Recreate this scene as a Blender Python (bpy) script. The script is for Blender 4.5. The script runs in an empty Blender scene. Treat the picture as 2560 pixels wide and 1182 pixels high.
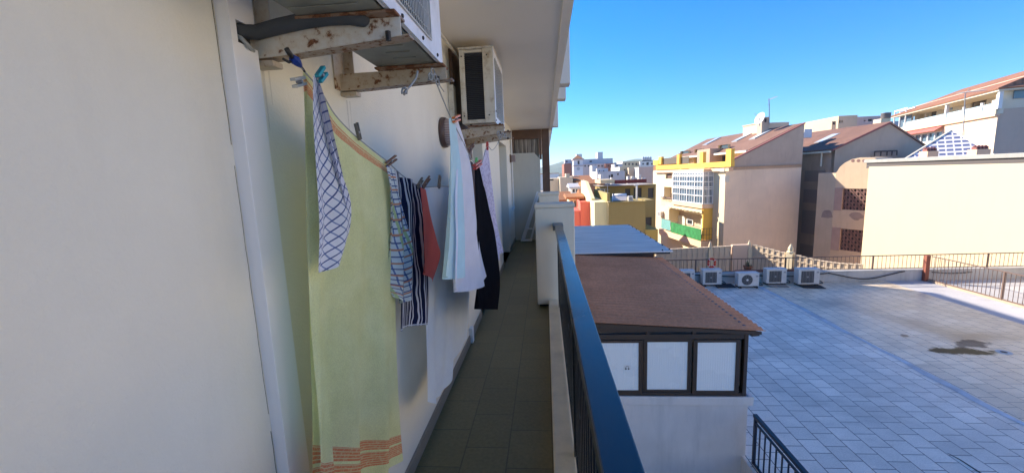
import bpy, math, random
from mathutils import Vector, Matrix
from math import radians as R_, sin, cos, pi
random.seed(7)
scene = bpy.context.scene
col = scene.collection

# ------------------------------------------------------------------ camera
CAM = Vector((0, 0, 1.55)); FOC = 1023.458
PIT, YAW, ROL = 0.1473887, 0.0851220, -0.0400128
_cp, _sp, _cy, _sy = cos(PIT), sin(PIT), cos(YAW), sin(YAW)
FW = Vector((-_sy*_cp, _cy*_cp, -_sp)); _r = Vector((_cy, _sy, 0)); _u = _r.cross(FW)
RT = cos(ROL)*_r + sin(ROL)*_u; UP = -sin(ROL)*_r + cos(ROL)*_u
cd = bpy.data.cameras.new('camera'); cam = bpy.data.objects.new('camera', cd); col.objects.link(cam)
m = Matrix((RT, UP, -FW)).transposed().to_4x4(); m.translation = CAM; cam.matrix_world = m
cd.sensor_width = 36; cd.lens = 36*FOC/2560; cd.clip_start = .02; cd.clip_end = 6000
scene.camera = cam

# ------------------------------------------------------------------ sky and sun
SUN_EL, SUN_A = 28.0, 35.0
w = bpy.data.worlds.new('World'); scene.world = w; w.use_nodes = True
nt = w.node_tree; bg = nt.nodes['Background']
sky = nt.nodes.new('ShaderNodeTexSky'); sky.sky_type = 'NISHITA'; sky.sun_disc = False
sky.sun_elevation = R_(SUN_EL); sky.sun_rotation = R_(270+SUN_A)
sky.air_density = 1.0; sky.dust_density = 0.0; sky.ozone_density = 10.0; sky.altitude = 50
hs_ = nt.nodes.new('ShaderNodeHueSaturation'); hs_.inputs['Saturation'].default_value = 1.15
nt.links.new(sky.outputs[0], hs_.inputs['Color']); nt.links.new(hs_.outputs[0], bg.inputs[0]); bg.inputs[1].default_value = .10
sd = bpy.data.lights.new('sun', 'SUN'); sd.energy = 4.3; sd.angle = R_(.5); sd.color = (1, .87, .70)
sun = bpy.data.objects.new('sun', sd); col.objects.link(sun)
S = Vector((-cos(R_(SUN_A))*cos(R_(SUN_EL)), sin(R_(SUN_A))*cos(R_(SUN_EL)), sin(R_(SUN_EL))))
sun.rotation_euler = S.to_track_quat('Z', 'Y').to_euler()
scene.view_settings.view_transform = 'Standard'; scene.view_settings.look = 'None'
scene.view_settings.exposure = 1.45; scene.view_settings.gamma = 1.0
scene.render.engine = 'CYCLES'
scene.cycles.use_denoising = True
scene.cycles.max_bounces = 8; scene.cycles.diffuse_bounces = 5
scene.cycles.sample_clamp_indirect = 6

# ------------------------------------------------------------------ helpers
def ray(px, py): return FW*FOC + RT*(px-1280) - UP*(py-591)
def at(px, py, X=None, Y=None, Z=None):
    v = ray(px, py)
    if X is not None: t = X/v.x
    elif Y is not None: t = Y/v.y
    else: t = (Z-CAM.z)/v.z
    return CAM + v*t
def hit(px, py, P, n):
    v = ray(px, py); return CAM + v*((P-CAM).dot(n)/v.dot(n))

def tag(o, label=None, cat=None, group=None, kind=None):
    if label: o['label'] = label
    if cat: o['category'] = cat
    if group: o['group'] = group
    if kind: o['kind'] = kind
    return o
def empty(name, loc, label, cat, group=None, rz=0):
    o = bpy.data.objects.new(name, None); col.objects.link(o)
    o.location = loc; o.rotation_euler = (0, 0, rz); o.empty_display_size = .1
    tag(o, label, cat, group); return o
def copy_tree(o, parent=None):
    c = o.copy(); col.objects.link(c)
    if parent is not None: c.parent = parent
    for ch in list(o.children): copy_tree(ch, c)
    return c

class MB:
    def __init__(s): s.v = []; s.f = []; s.uv = {}; s.mi = []
    def quadp(s, pts, uv=None):
        b = len(s.v); s.v += [Vector(p) for p in pts]; s.f.append(list(range(b, b+len(pts))))
        if uv: s.uv[len(s.f)-1] = uv
        return s
    def box(s, x0, x1, y0, y1, z0, z1, M=None):
        b = len(s.v)
        P = [Vector(p) for p in ((x0,y0,z0),(x1,y0,z0),(x1,y1,z0),(x0,y1,z0),(x0,y0,z1),(x1,y0,z1),(x1,y1,z1),(x0,y1,z1))]
        if M: P = [M @ p for p in P]
        s.v += P
        s.f += [[b+i for i in f] for f in ((0,3,2,1),(4,5,6,7),(0,1,5,4),(1,2,6,5),(2,3,7,6),(3,0,4,7))]
        return s
    def prism(s, poly, ext):
        b = len(s.v); n = len(poly); ext = Vector(ext)
        s.v += [Vector(p) for p in poly] + [Vector(p)+ext for p in poly]
        s.f.append([b+i for i in range(n)][::-1]); s.f.append([b+n+i for i in range(n)])
        for i in range(n):
            j = (i+1) % n; s.f.append([b+i, b+j, b+n+j, b+n+i])
        return s
    def tube(s, pts, r, n=8, caps=True):
        pts = [Vector(p) for p in pts]; b = len(s.v); rs = r if isinstance(r, (list, tuple)) else [r]*len(pts)
        ref = None
        for i, p in enumerate(pts):
            t = (pts[min(i+1, len(pts)-1)] - pts[max(i-1, 0)]).normalized()
            if ref is None:
                ref = Vector((0,0,1)) if abs(t.z) < .9 else Vector((1,0,0))
            a = t.cross(ref).normalized(); c = a.cross(t).normalized(); ref = c
            for k in range(n):
                an = 2*pi*k/n + pi/n; s.v.append(p + rs[i]*(a*cos(an) + c*sin(an)))
        for i in range(len(pts)-1):
            for k in range(n):
                k2 = (k+1) % n; s.f.append([b+i*n+k, b+i*n+k2, b+(i+1)*n+k2, b+(i+1)*n+k])
        if caps:
            s.f.append([b+k for k in range(n)][::-1]); s.f.append([b+(len(pts)-1)*n+k for k in range(n)])
        return s
    def lathe(s, prof, c, n=24, axis=Vector((0,0,1)), ref=Vector((1,0,0))):
        b = len(s.v); c = Vector(c); axis = Vector(axis); ref = Vector(ref); q = axis.cross(ref)
        for (r, h) in prof:
            for k in range(n):
                a = 2*pi*k/n; s.v.append(c + axis*h + (ref*cos(a) + q*sin(a))*r)
        for i in range(len(prof)-1):
            for k in range(n):
                k2 = (k+1) % n; s.f.append([b+i*n+k, b+i*n+k2, b+(i+1)*n+k2, b+(i+1)*n+k])
        s.f.append([b+k for k in range(n)][::-1]); s.f.append([b+(len(prof)-1)*n+k for k in range(n)])
        return s
    def build(s, name, mat, parent=None, smooth=False, bevel=0, solid=0, local=False):
        me = bpy.data.meshes.new(name); off = Vector((0,0,0)); 
        me.from_pydata([tuple(v) for v in s.v], [], s.f)
        if s.uv:
            uvl = me.uv_layers.new(name='UVMap')
            for fi, uv in s.uv.items():
                p = me.polygons[fi]
                for k, li in enumerate(p.loop_indices): uvl.data[li].uv = uv[k]
        o = bpy.data.objects.new(name, me); col.objects.link(o)
        me.materials.append(mat)
        if parent is not None:
            o.parent = parent
            if not local:      # geometry was given in world coordinates
                q = parent
                while q.parent is not None: q = q.parent
                me.transform(Matrix.LocRotScale(q.location, q.rotation_euler, None).inverted())
        if smooth:
            for p in me.polygons: p.use_smooth = True
        me.update()
        if bevel:
            md = o.modifiers.new('bevel', 'BEVEL'); md.width = bevel; md.segments = 2; md.limit_method = 'ANGLE'
        if solid:
            md = o.modifiers.new('solid', 'SOLIDIFY'); md.thickness = solid; md.offset = 0
        return o

# ------------------------------------------------------------------ materials
def mat(name, base=(.5,.5,.5), rough=.7, metal=0, spec=.5):
    mt = bpy.data.materials.new(name); mt.use_nodes = True
    b = mt.node_tree.nodes['Principled BSDF']
    b.inputs['Base Color'].default_value = (*base, 1); b.inputs['Roughness'].default_value = rough
    b.inputs['Metallic'].default_value = metal; b.inputs['Specular IOR Level'].default_value = spec
    return mt
def N(mt, t, **kw):
    n = mt.node_tree.nodes.new(t)
    for k, v in kw.items():
        if hasattr(n, k): setattr(n, k, v)
    return n
def L(mt, a, b): mt.node_tree.links.new(a, b)
def coords(mt, kind='Object', scale=(1,1,1), rot=(0,0,0)):
    tc = N(mt, 'ShaderNodeTexCoord'); mp = N(mt, 'ShaderNodeMapping')
    mp.inputs['Scale'].default_value = scale; mp.inputs['Rotation'].default_value = rot
    L(mt, tc.outputs[kind], mp.inputs[0]); return mp.outputs[0]
def noise(mt, vec, scale, detail=4, rough=.55):
    n = N(mt, 'ShaderNodeTexNoise'); n.inputs['Scale'].default_value = scale
    n.inputs['Detail'].default_value = detail; n.inputs['Roughness'].default_value = rough
    L(mt, vec, n.inputs['Vector']); return n.outputs['Fac']
def ramp(mt, fac, stops):
    r = N(mt, 'ShaderNodeValToRGB'); e = r.color_ramp.elements
    while len(e) < len(stops): e.new(.5)
    for i, (p, c) in enumerate(stops):
        e[i].position = p; e[i].color = (*c, 1) if len(c) == 3 else c
    L(mt, fac, r.inputs[0]); return r.outputs[0]
def mix(mt, fac, a, b, mode='MIX'):
    n = N(mt, 'ShaderNodeMix'); n.data_type = 'RGBA'; n.blend_type = mode
    for sock, v in ((n.inputs[0], fac), (n.inputs[6], a), (n.inputs[7], b)):
        if isinstance(v, bpy.types.NodeSocket): L(mt, v, sock)
        elif isinstance(v, tuple): sock.default_value = (*v, 1) if len(v) == 3 else v
        else: sock.default_value = v
    return n.outputs[2]
def math_(mt, op, a, b=0.0, c=None):
    n = N(mt, 'ShaderNodeMath'); n.operation = op
    for i, v in enumerate((a, b) if c is None else (a, b, c)):
        if isinstance(v, bpy.types.NodeSocket): L(mt, v, n.inputs[i])
        else: n.inputs[i].default_value = v
    return n.outputs[0]
def bsdf(mt): return mt.node_tree.nodes['Principled BSDF']
def bump(mt, h, strength=.3, dist=.01):
    b = N(mt, 'ShaderNodeBump'); b.inputs['Strength'].default_value = strength; b.inputs['Distance'].default_value = dist
    L(mt, h, b.inputs['Height']); L(mt, b.outputs[0], bsdf(mt).inputs['Normal'])
def setc(mt, c): L(mt, c, bsdf(mt).inputs['Base Color'])

def stucco(name, base, var=.06, scale=2.0, bs=.25, dirt=.0, fine=120, rough=.85, bd=.004, dcol=None):
    mt = mat(name, base, rough, spec=.3); v = coords(mt)
    n1 = noise(mt, v, scale, 6, .6)
    a = tuple(max(0, c*(1-var)) for c in base); b = tuple(min(1, c*(1+var)) for c in base)
    c = ramp(mt, n1, [(.3, a), (.7, b)])
    if dirt:
        vs = coords(mt, scale=(1.6, 1.6, .25)); n2 = noise(mt, vs, 2.2, 8, .7)
        f = ramp(mt, n2, [(.5, (0,0,0)), (.72, (dirt,)*3)])
        c = mix(mt, f, c, dcol or tuple(x*.45 for x in base))
    setc(mt, c); bump(mt, noise(mt, v, fine, 3, .6), bs, bd); return mt

wall_m = stucco('cream_render', (.84,.81,.70), .045, 2.3, .5, .22, 150, .8, dcol=(.66,.62,.52))
ceil_m = stucco('ceiling_paint', (.95,.88,.76), .04, .8, .15, 0, 60)
pier_m = stucco('pier_render', (.84,.76,.60), .04, 2, .3, .15, 140)
kerb_m = stucco('kerb_render', (.92,.78,.55), .08, 6, .3, .3, 120)
fascia_m = stucco('fascia_render', (.72,.68,.60), .04, 1, .2, .1, 60)
duct_m = mat('white_plastic', (.92,.92,.93), .4)
white_m = stucco('white_paint', (.80,.80,.80), .03, 3, .1, 0, 60)
whitealu_m = mat('white_aluminium', (.82,.82,.82), .4)
dark_m = mat('dark_recess', (.03,.03,.035), .6)
brown_alu = mat('brown_aluminium', (.055,.038,.030), .38); bump(brown_alu, noise(brown_alu, coords(brown_alu), 90, 3), .1, .002)
brown_wood = stucco('brown_shutter', (.14,.085,.06), .2, 4, .1, 0, 40, .6)
glass_d = mat('dark_glass', (.02,.025,.03), .06, spec=.8)
glass_b = mat('blue_glass', (.10,.16,.22), .08, spec=.8)
grey_alu = mat('grey_aluminium', (.30,.31,.33), .45)
conc_m = stucco('raw_concrete', (.30,.28,.25), .15, 2, .3, .3, 50)
black_plastic = mat('black_plastic', (.02,.02,.022), .5)
gridm = mat('fin_coil', (.02,.022,.03), .5)

def rusty(name, paint=(.70,.66,.58), amt=.5, sc=30):
    mt = mat(name, paint, .5); v = coords(mt)
    n1 = noise(mt, v, sc, 8, .7); n2 = noise(mt, v, sc*.25, 3, .6)
    s = math_(mt, 'ADD', math_(mt, 'MULTIPLY', n1, .6), math_(mt, 'MULTIPLY', n2, .4))
    f = ramp(mt, s, [(.60-.12*amt, (0,0,0)), (.66-.12*amt, (1,1,1))])
    rc = ramp(mt, noise(mt, v, sc*3, 5, .7), [(.3, (.07,.03,.018)), (.55, (.22,.09,.04)), (.75, (.42,.20,.09))])
    halo = ramp(mt, s, [(.48-.12*amt, (0,0,0)), (.66-.12*amt, (.6,.6,.6))])
    base = mix(mt, halo, paint, tuple(c*f for c, f in zip(paint, (.8,.62,.42))))
    setc(mt, mix(mt, f, base, rc)); L(mt, ramp(mt, f, [(0, (.45,)*3), (1, (.95,)*3)]), bsdf(mt).inputs['Roughness'])
    bump(mt, s, .5, .003); return mt
rust_arm = rusty('rusty_white_paint', amt=.25, sc=38)
rust_arm2 = rusty('rusty_cream_paint', (.56,.48,.37), .35, 45)
rust_low = rusty('rusty_tan_paint', (.42,.33,.25), .75, 55)
rust_rail = rusty('rusted_steel', (.30,.20,.14), 1.1, 30)
ac_white = mat('weathered_white_sheet', (.70,.72,.75), .4)
_v = coords(ac_white); setc(ac_white, ramp(ac_white, noise(ac_white, _v, 7, 6, .65), [(.35, (.70,.71,.73)), (.6, (.86,.87,.92))]))
ac_cream = mat('yellowed_white_sheet', (.68,.63,.50), .45)
_v = coords(ac_cream); setc(ac_cream, ramp(ac_cream, noise(ac_cream, _v, 9, 7, .7), [(.33, (.40,.31,.20)), (.48, (.66,.61,.50)), (.7, (.72,.69,.60))]))
ac_pan = mat('galvanised_pan', (.36,.37,.33), .5, .35)
_v = coords(ac_pan); setc(ac_pan, ramp(ac_pan, noise(ac_pan, _v, 6, 6, .6), [(.3, (.22,.22,.19)), (.7, (.42,.43,.38))]))
wire_m = mat('grille_wire', (.62,.62,.60), .4)
hose_m = mat('pipe_insulation', (.06,.068,.08), .75); bump(hose_m, noise(hose_m, coords(hose_m), 120, 3), .3, .003)
rope_m = mat('grey_cord', (.35,.36,.36), .8)

# balcony floor: rows of worn terrazzo tiles
def tiles(name, c1, c2, mortar, tw, th, offset, msize, rough, rv=.1, rot=0, spec=.5, bs=.3, bias=0, smooth=.1):
    mt = mat(name, c1, rough, spec=spec)
    v = coords(mt, rot=(0,0,rot)); b = N(mt, 'ShaderNodeTexBrick'); b.offset = offset; b.squash = 1
    b.inputs['Scale'].default_value = 1; b.inputs['Brick Width'].default_value = tw; b.inputs['Row Height'].default_value = th
    b.inputs['Mortar Size'].default_value = msize; b.inputs['Mortar Smooth'].default_value = smooth; b.inputs['Bias'].default_value = bias
    b.inputs['Color1'].default_value = (*c1, 1); b.inputs['Color2'].default_value = (*c2, 1); b.inputs['Mortar'].default_value = (*mortar, 1)
    L(mt, v, b.inputs['Vector'])
    o = coords(mt); n1 = noise(mt, o, 1.1, 6, .65); n2 = noise(mt, o, 45, 4, .6)
    c = mix(mt, .45, b.outputs[0], ramp(mt, n1, [(.3, (.55,.55,.55)), (.7, (1.25,1.25,1.25))]), 'MULTIPLY')
    c = mix(mt, .3, c, ramp(mt, n2, [(.35, (.6,.6,.6)), (.65, (1.3,1.3,1.3))]), 'MULTIPLY')
    setc(mt, c)
    L(mt, math_(mt, 'ADD', math_(mt, 'MULTIPLY', n1, rv), rough-rv*.5), bsdf(mt).inputs['Roughness'])
    bump(mt, math_(mt, 'SUBTRACT', math_(mt, 'MULTIPLY', n2, .15), b.outputs[1]), bs, .003)
    return mt, b, c
floor_m, _, _ = tiles('worn_terrazzo_tiles', (.22,.18,.08), (.185,.155,.07), (.13,.11,.055), .33, .25, .5, .004, .45, .15, R_(90))

# terrace tiles: running bond, rows along Y, stains and puddles
ter_m, tb, tc_ = tiles('terrace_tiles', (.90,.84,.74), (.72,.67,.59), (.15,.135,.12), .34, .34, .5, .0075, .30, .12, R_(90), .5, .25)
def spot(mt, cx, cy, rx, ry, ang, soft=.5, wob=.35, nsc=1.6):
    tc = N(mt, 'ShaderNodeTexCoord'); mp = N(mt, 'ShaderNodeMapping'); mp.vector_type = 'TEXTURE'
    mp.inputs['Location'].default_value = (cx, cy, -3); mp.inputs['Rotation'].default_value = (0,0,ang)
    mp.inputs['Scale'].default_value = (rx, ry, 1); L(mt, tc.outputs['Object'], mp.inputs[0])
    ln = N(mt, 'ShaderNodeVectorMath'); ln.operation = 'LENGTH'; L(mt, mp.outputs[0], ln.inputs[0])
    n = noise(mt, tc.outputs['Object'], nsc, 5, .6)
    d = math_(mt, 'ADD', ln.outputs['Value'], math_(mt, 'MULTIPLY', math_(mt, 'SUBTRACT', n, .5), wob*2))
    return ramp(mt, d, [(1-soft, (1,1,1)), (1, (0,0,0))])

# ================================================================== the balcony side: our own apartment building
WX = -.75
own = empty('apartment_building', (-2, 4, 0), 'cream rendered apartment block whose long balcony fills the left half', 'building')
def wall_holes(mb, P, u, n, a0, a1, z0, z1, holes, depth):
    """upright wall through P along u, outward normal n, with recessed openings (a0,a1,z0,z1)"""
    P = Vector(P); u = Vector(u).normalized(); n = Vector(n).normalized()
    A = sorted({a0, a1} | {h[0] for h in holes} | {h[1] for h in holes}); Zs = sorted({z0, z1} | {h[2] for h in holes} | {h[3] for h in holes})
    A = [a for a in A if a0 <= a <= a1]; Zs = [z for z in Zs if z0 <= z <= z1]
    pt = lambda a, z, d=0: P + u*a + Vector((0,0,z-P.z)) - n*d
    flip = u.cross(Vector((0,0,1))).dot(n) < 0
    def q(pts): mb.quadp(pts[::-1] if flip else pts)
    for i in range(len(A)-1):
        for j in range(len(Zs)-1):
            ca, cz = (A[i]+A[i+1])/2, (Zs[j]+Zs[j+1])/2
            if any(h[0] < ca < h[1] and h[2] < cz < h[3] for h in holes): continue
            q([pt(A[i],Zs[j]), pt(A[i+1],Zs[j]), pt(A[i+1],Zs[j+1]), pt(A[i],Zs[j+1])])
    for h in holes:
        d = h[4] if len(h) > 4 else depth
        q([pt(h[0],h[2]), pt(h[0],h[2],d), pt(h[0],h[3],d), pt(h[0],h[3])][::-1])
        q([pt(h[1],h[2]), pt(h[1],h[2],d), pt(h[1],h[3],d), pt(h[1],h[3])])
        q([pt(h[0],h[3]), pt(h[0],h[3],d), pt(h[1],h[3],d), pt(h[1],h[3])][::-1])
        q([pt(h[0],h[2]), pt(h[0],h[2],d), pt(h[1],h[2],d), pt(h[1],h[2])])
    return mb
doors = [(4.35, 5.05, 0, 2.1, .22), (6.9, 8.25, 0, 2.13, .3), (9.15, 9.52, .85, 2.35, .12)]
b = MB(); wall_holes(b, (WX,0,0), (0,1,0), (1,0,0), -.6, 19, -.1, 2.64, doors, .2); b.build('wall', wall_m, own)
# behind, under and above: the building's mass (its roof edge throws the shade over the terrace)
b = MB(); b.box(-11, WX-.35, -11, 23.9, -12, 2.62); b.build('core', wall_m, own)
TOP = 5.5
b = MB(); b.box(-11, .18, -11, 23.9, 2.66, TOP); b.build('upper_storeys', fascia_m, own)
b = MB(); b.box(-11, .195, -11, 19.02, 2.60, 2.66); b.build('ceiling_slab', ceil_m, own)
b = MB(); b.box(.14, .205, -11, 19.03, 2.585, 2.60); b.build('drip_edge', ceil_m, own)
b = MB(); b.box(-11, .16, -11, -.6, -12, 2.59); b.build('rear_rooms', wall_m, own)
b = MB(); b.box(WX-.3, .165, -.6, 19, -.22, -.014); b.build('floor_slab', kerb_m, own)
b = MB(); b.box(WX-.3, .12, -.6, 19, -12, -.22); b.build('lower_storeys', pier_m, own)
for y0, y1 in ((5.1, 5.32), (6.1, 6.32), (9.5, 9.75)):
    b = MB(); b.box(.206, .33, y0, y1, 2.6, 5.4); b.build('facade_fin', fascia_m, own, bevel=.008)
fl = MB(); n_ = 1
fl.quadp([(WX-.3,-.6,0),(.16,-.6,0),(.16,9.9,0),(WX-.3,9.9,0)]); tag(fl.build('floor', floor_m), kind='structure')
# skirting, kerb
b = MB()
sk_m = stucco('skirting_tile', (.30,.26,.20), .1, 5, .1, .2, 50, .5)
for y0, y1 in ((-.6,3.62),(3.68,4.34),(5.06,6.89),(8.26,9.7)): b = MB(); b.box(WX, WX+.012, y0, y1, .001, .085); b.build('skirting', sk_m, own, bevel=.003)
b = MB(); b.box(.005, .125, -.6, 4.64, 0, .10); b.build('kerb', kerb_m, own, bevel=.012)
# piers between the balconies, low wall beyond
pr = MB(); pr.box(-.125, .32, 4.65, 5.0, .04, 1.17); pr.build('pier', pier_m, own, bevel=.01)
pc = MB(); pc.box(-.13, .326, 4.644, 5.006, 1.172, 1.215); pc.build('pier_coping', pier_m, own, bevel=.008)
b = MB(); b.box(-.10, .31, 4.72, 4.95, -.013, .04); b.build('pier_foot', dark_m, own)
b = MB(); b.box(-.10, .205, 6.4, 6.75, .0, 1.225); b.build('pier', pier_m, own, bevel=.01)
b = MB(); b.box(-.11, .215, 6.39, 6.76, 1.226, 1.268); b.build('pier_coping', pier_m, own, bevel=.008)
b = MB(); b.box(.0, .12, 5.01, 6.395, 0, .10); b.box(.0, .12, 6.76, 9.69, 0, .10); b.build('kerb', kerb_m, own, bevel=.012)
b = MB(); b.box(-.06, .16, 6.78, 9.7, .102, 1.02); b.build('parapet', pier_m, own, bevel=.01)
# end partition with a chamfered corner, glazing and boarding above it
b = MB(); b.prism([(WX,9.75,0),(-.125,9.75,0),(-.10,9.75,1.90),(-.235,9.75,2.055),(WX,9.75,2.06)], (0,.1,0)); b.build('partition', stucco('partition_render', (.60,.58,.49), .05, 2, .3, .2, 100), own, bevel=.006)
b = MB(); b.box(WX, .16, 10.2, 10.4, 2.42, 2.6); b.build('lintel', ceil_m, own)
b = MB(); b.box(-.78,-.72,9.86,9.92,2.0,2.6); b.box(-.12,-.06,9.86,9.92,1.9,2.6); b.box(-.72,-.12,9.86,9.92,2.385,2.6); b.build('glazing_frame', brown_wood, own, bevel=.004)
b = MB()
for i in range(6): b.box(-.72+i*.1, -.72+i*.1+.096, 9.94, 9.96, 1.5, 2.39)
bm_ = mat('mottled_blind', (.25,.20,.16), .5); setc(bm_, ramp(bm_, noise(bm_, coords(bm_, scale=(9,1,.7)), 2, 4), [(.35,(.05,.04,.035)),(.65,(.36,.31,.25))]))
b.build('blind', bm_, own)
b = MB(); b.box(-.055, .118, 9.86, 10.1, -.01, 2.6); b.build('boarded_post', brown_wood, own, bevel=.004)
# far opening: door leaves and little window
def door(y0, y1, x, z1, mt):
    b = MB(); b.box(x-.04, x, y0+.01, y1-.01, .01, z1-.01); d = b.build('door', mt, own, bevel=.004)
    b = MB(); b.box(x, x+.012, y0+.12, y1-.12, .9, z1-.2); b.build('pane', glass_d, d)
    return d
grey_door = mat('grey_door_paint', (.30,.30,.31), .5)
door(4.36, 5.04, WX-.18, 2.1, grey_door); door(6.92, 8.23, WX-.26, 2.13, grey_door)
b = MB(); b.box(WX-.06, WX-.03, 9.17, 9.50, .87, 2.33); wn = b.build('window', glass_d, own)
b = MB(); b.box(WX-.055, WX+.012, 9.53, 9.66, .80, 2.40); b.box(WX-.03, WX+.03, 9.12, 9.52, .78, .845); b.build('frame', white_m, wn, bevel=.004)
# brown shutter beside the second air conditioner with its pale frame
b = MB(); b.box(WX, WX+.03, 3.43, 4.15, 1.72, 2.58); sh = b.build('shutter', brown_wood, own, bevel=.004)
b = MB(); b.box(WX+.002, WX+.045, 3.335, 3.425, 1.70, 2.28); b.build('frame', ac_cream, sh, bevel=.004)
# wall joint next to the duct: a fine crack
b = MB(); ys = [at(530+ (i/30)*168, 1182*i/30, X=WX) for i in range(31)]
pts = [(WX+.0006, p.y-.004+random.uniform(-.0012,.0012), p.z) for p in ys if not 1.36 < p.z < 1.385]
pts = [(WX+.0006, .951+random.uniform(-.001,.001), 2.3-.05*i) for i in range(46)]
b.tube(pts[:14], .0008, 4); b.tube(pts[14:28], .0006, 4); b.tube(pts[28:], .0008, 4); b.build('render_crack', mat('crack', (.16,.14,.11), .9), own)

# white plastic trunking up the wall with the pipe hole
stain_m = mat('rust_drip', (.45,.33,.22), .9); stain_m.node_tree.nodes['Principled BSDF'].inputs['Alpha'].default_value = .16
for y0, ln, w0 in ((1.10,.16,.006),(1.125,.09,.004),(1.575,.20,.006),(1.60,.10,.004),(3.36,.22,.012),(3.42,.12,.008)):
    b = MB(); b.quadp([(WX+.0008,y0-w0,1.86),(WX+.0008,y0+w0,1.86),(WX+.0008,y0+w0*.3,1.86-ln),(WX+.0008,y0-w0*.3,1.86-ln)]); b.build('rust_drip', stain_m, own)
duct = empty('cable_duct', (WX, 1, 0), 'tall white plastic trunking running up the cream wall left of the laundry', 'pipe duct')
b = MB(); b.prism([(WX,.955,0),(WX+.033,.9555,0),(WX+.034,.957,0),(WX+.032,1.045,0),(WX+.030,1.047,0),(WX,1.047,0)], (0,0,1.889)); b.build('trunking', duct_m, duct, bevel=.0015)
b = MB(); b.prism([(WX,.955,1.94),(WX+.033,.9555,1.94),(WX+.034,.957,1.94),(WX+.032,1.045,1.94),(WX+.030,1.047,1.94),(WX,1.047,1.94)], (0,0,.64)); b.build('trunking', duct_m, duct, bevel=.0015)
b = MB(); b.box(WX, WX+.018, .962, 1.04, 1.889, 1.948); b.build('joint', dark_m, duct)
b = MB(); b.box(WX+.001, WX+.034, .9551, .975, 1.889, 1.94); b.build('edge_strip', duct_m, duct)

# ------------------------------------------------------------------ air conditioner on the first bracket
ac = empty('air_conditioner', (-.48, 1.2, 1.955), 'large white air conditioner with a rusty base hung above the laundry at the top edge', 'air conditioner', 'air conditioner units hung on the balcony wall')
Xa, Xb, Ya, Yb, Z0, Z1 = -.60, -.36, .74, 1.545, 1.958, 2.50
b = MB(); b.box(Xa, Xb-.02, Ya, Yb-.004, Z0+.02, Z1); b.build('casing', ac_white, ac, bevel=.006)
b = MB(); b.box(Xa+.004, Xb-.012, Ya+.006, Yb-.01, Z0, Z0+.019)
for k in range(5):
    yy = 1.16+.065*k
    b.box(-.50, -.42, yy, yy+.006, Z0-.003, Z0)
b.box(-.57,-.40, 1.49, 1.497, Z0-.003, Z0); b.box(-.59,-.42, .98,.987, Z0-.003, Z0); b.box(-.58,-.42, .9,.907, Z0-.003, Z0)
b.build('base_pan', ac_pan, ac, bevel=.003)
# front panel with an opening, wire guard and fan
b = MB(); g0, g1, h0, h1 = .82, 1.385, 2.0, 2.46
for y0, y1, z0, z1 in ((Ya,g0,Z0,Z1),(g1,Yb,Z0,Z1),(g0,g1,Z0,h0),(g0,g1,h1,Z1)): b.box(Xb-.019, Xb, y0, y1, z0, z1)
b.build('front_panel', ac_white, ac)
b = MB(); b.box(Xb-.019, Xb-.016, g0, g1, h0, h1); b.build('opening', dark_m, ac)
b = MB()
for i in range(38):
    y = g0 + (g1-g0)*(i+.5)/38; b.tube([(Xb+.003, y, h0-.004), (Xb+.008, y, h0+.02), (Xb+.008, y, h1)], .0016, 4)
for i in range(9):
    z = h0 + (h1-h0)*(i+.3)/9; b.tube([(Xb+.004, g0, z), (Xb+.004, g1+.006, z)], .002, 4)
b.tube([(Xb+.004, g0, h0-.004), (Xb+.004, g1+.004, h0-.004), (Xb+.004, g1+.004, h1)], .003, 6)
b.build('fan_grille', wire_m, ac, smooth=True)
b = MB(); b.lathe([(.055,0),(.055,.02),(.02,.024)], (Xb-.015, 1.1, 2.23), 20, Vector((1,0,0)), Vector((0,1,0)))
for k in range(3):
    a = 2*pi*k/3+.4; d = Vector((0,cos(a),sin(a))); e = Vector((0,-sin(a),cos(a))); c = Vector((Xb-.006,1.1,2.23))
    b.quadp([c+d*.05-e*.03, c+d*.2-e*.07, c+d*.22+e*.06, c+d*.05+e*.03])
b.build('fan', mat('fan_plastic', (.16,.16,.16), .5), ac)
b = MB()
for y, z in ((1.115,1.972),(1.30,1.975),(1.47,1.972),(1.235,2.012)): b.lathe([(.006,0),(.006,.003),(.003,.005)], (Xb, y, z), 8, Vector((1,0,0)), Vector((0,1,0)))
b.build('screw', black_plastic, ac)

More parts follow.
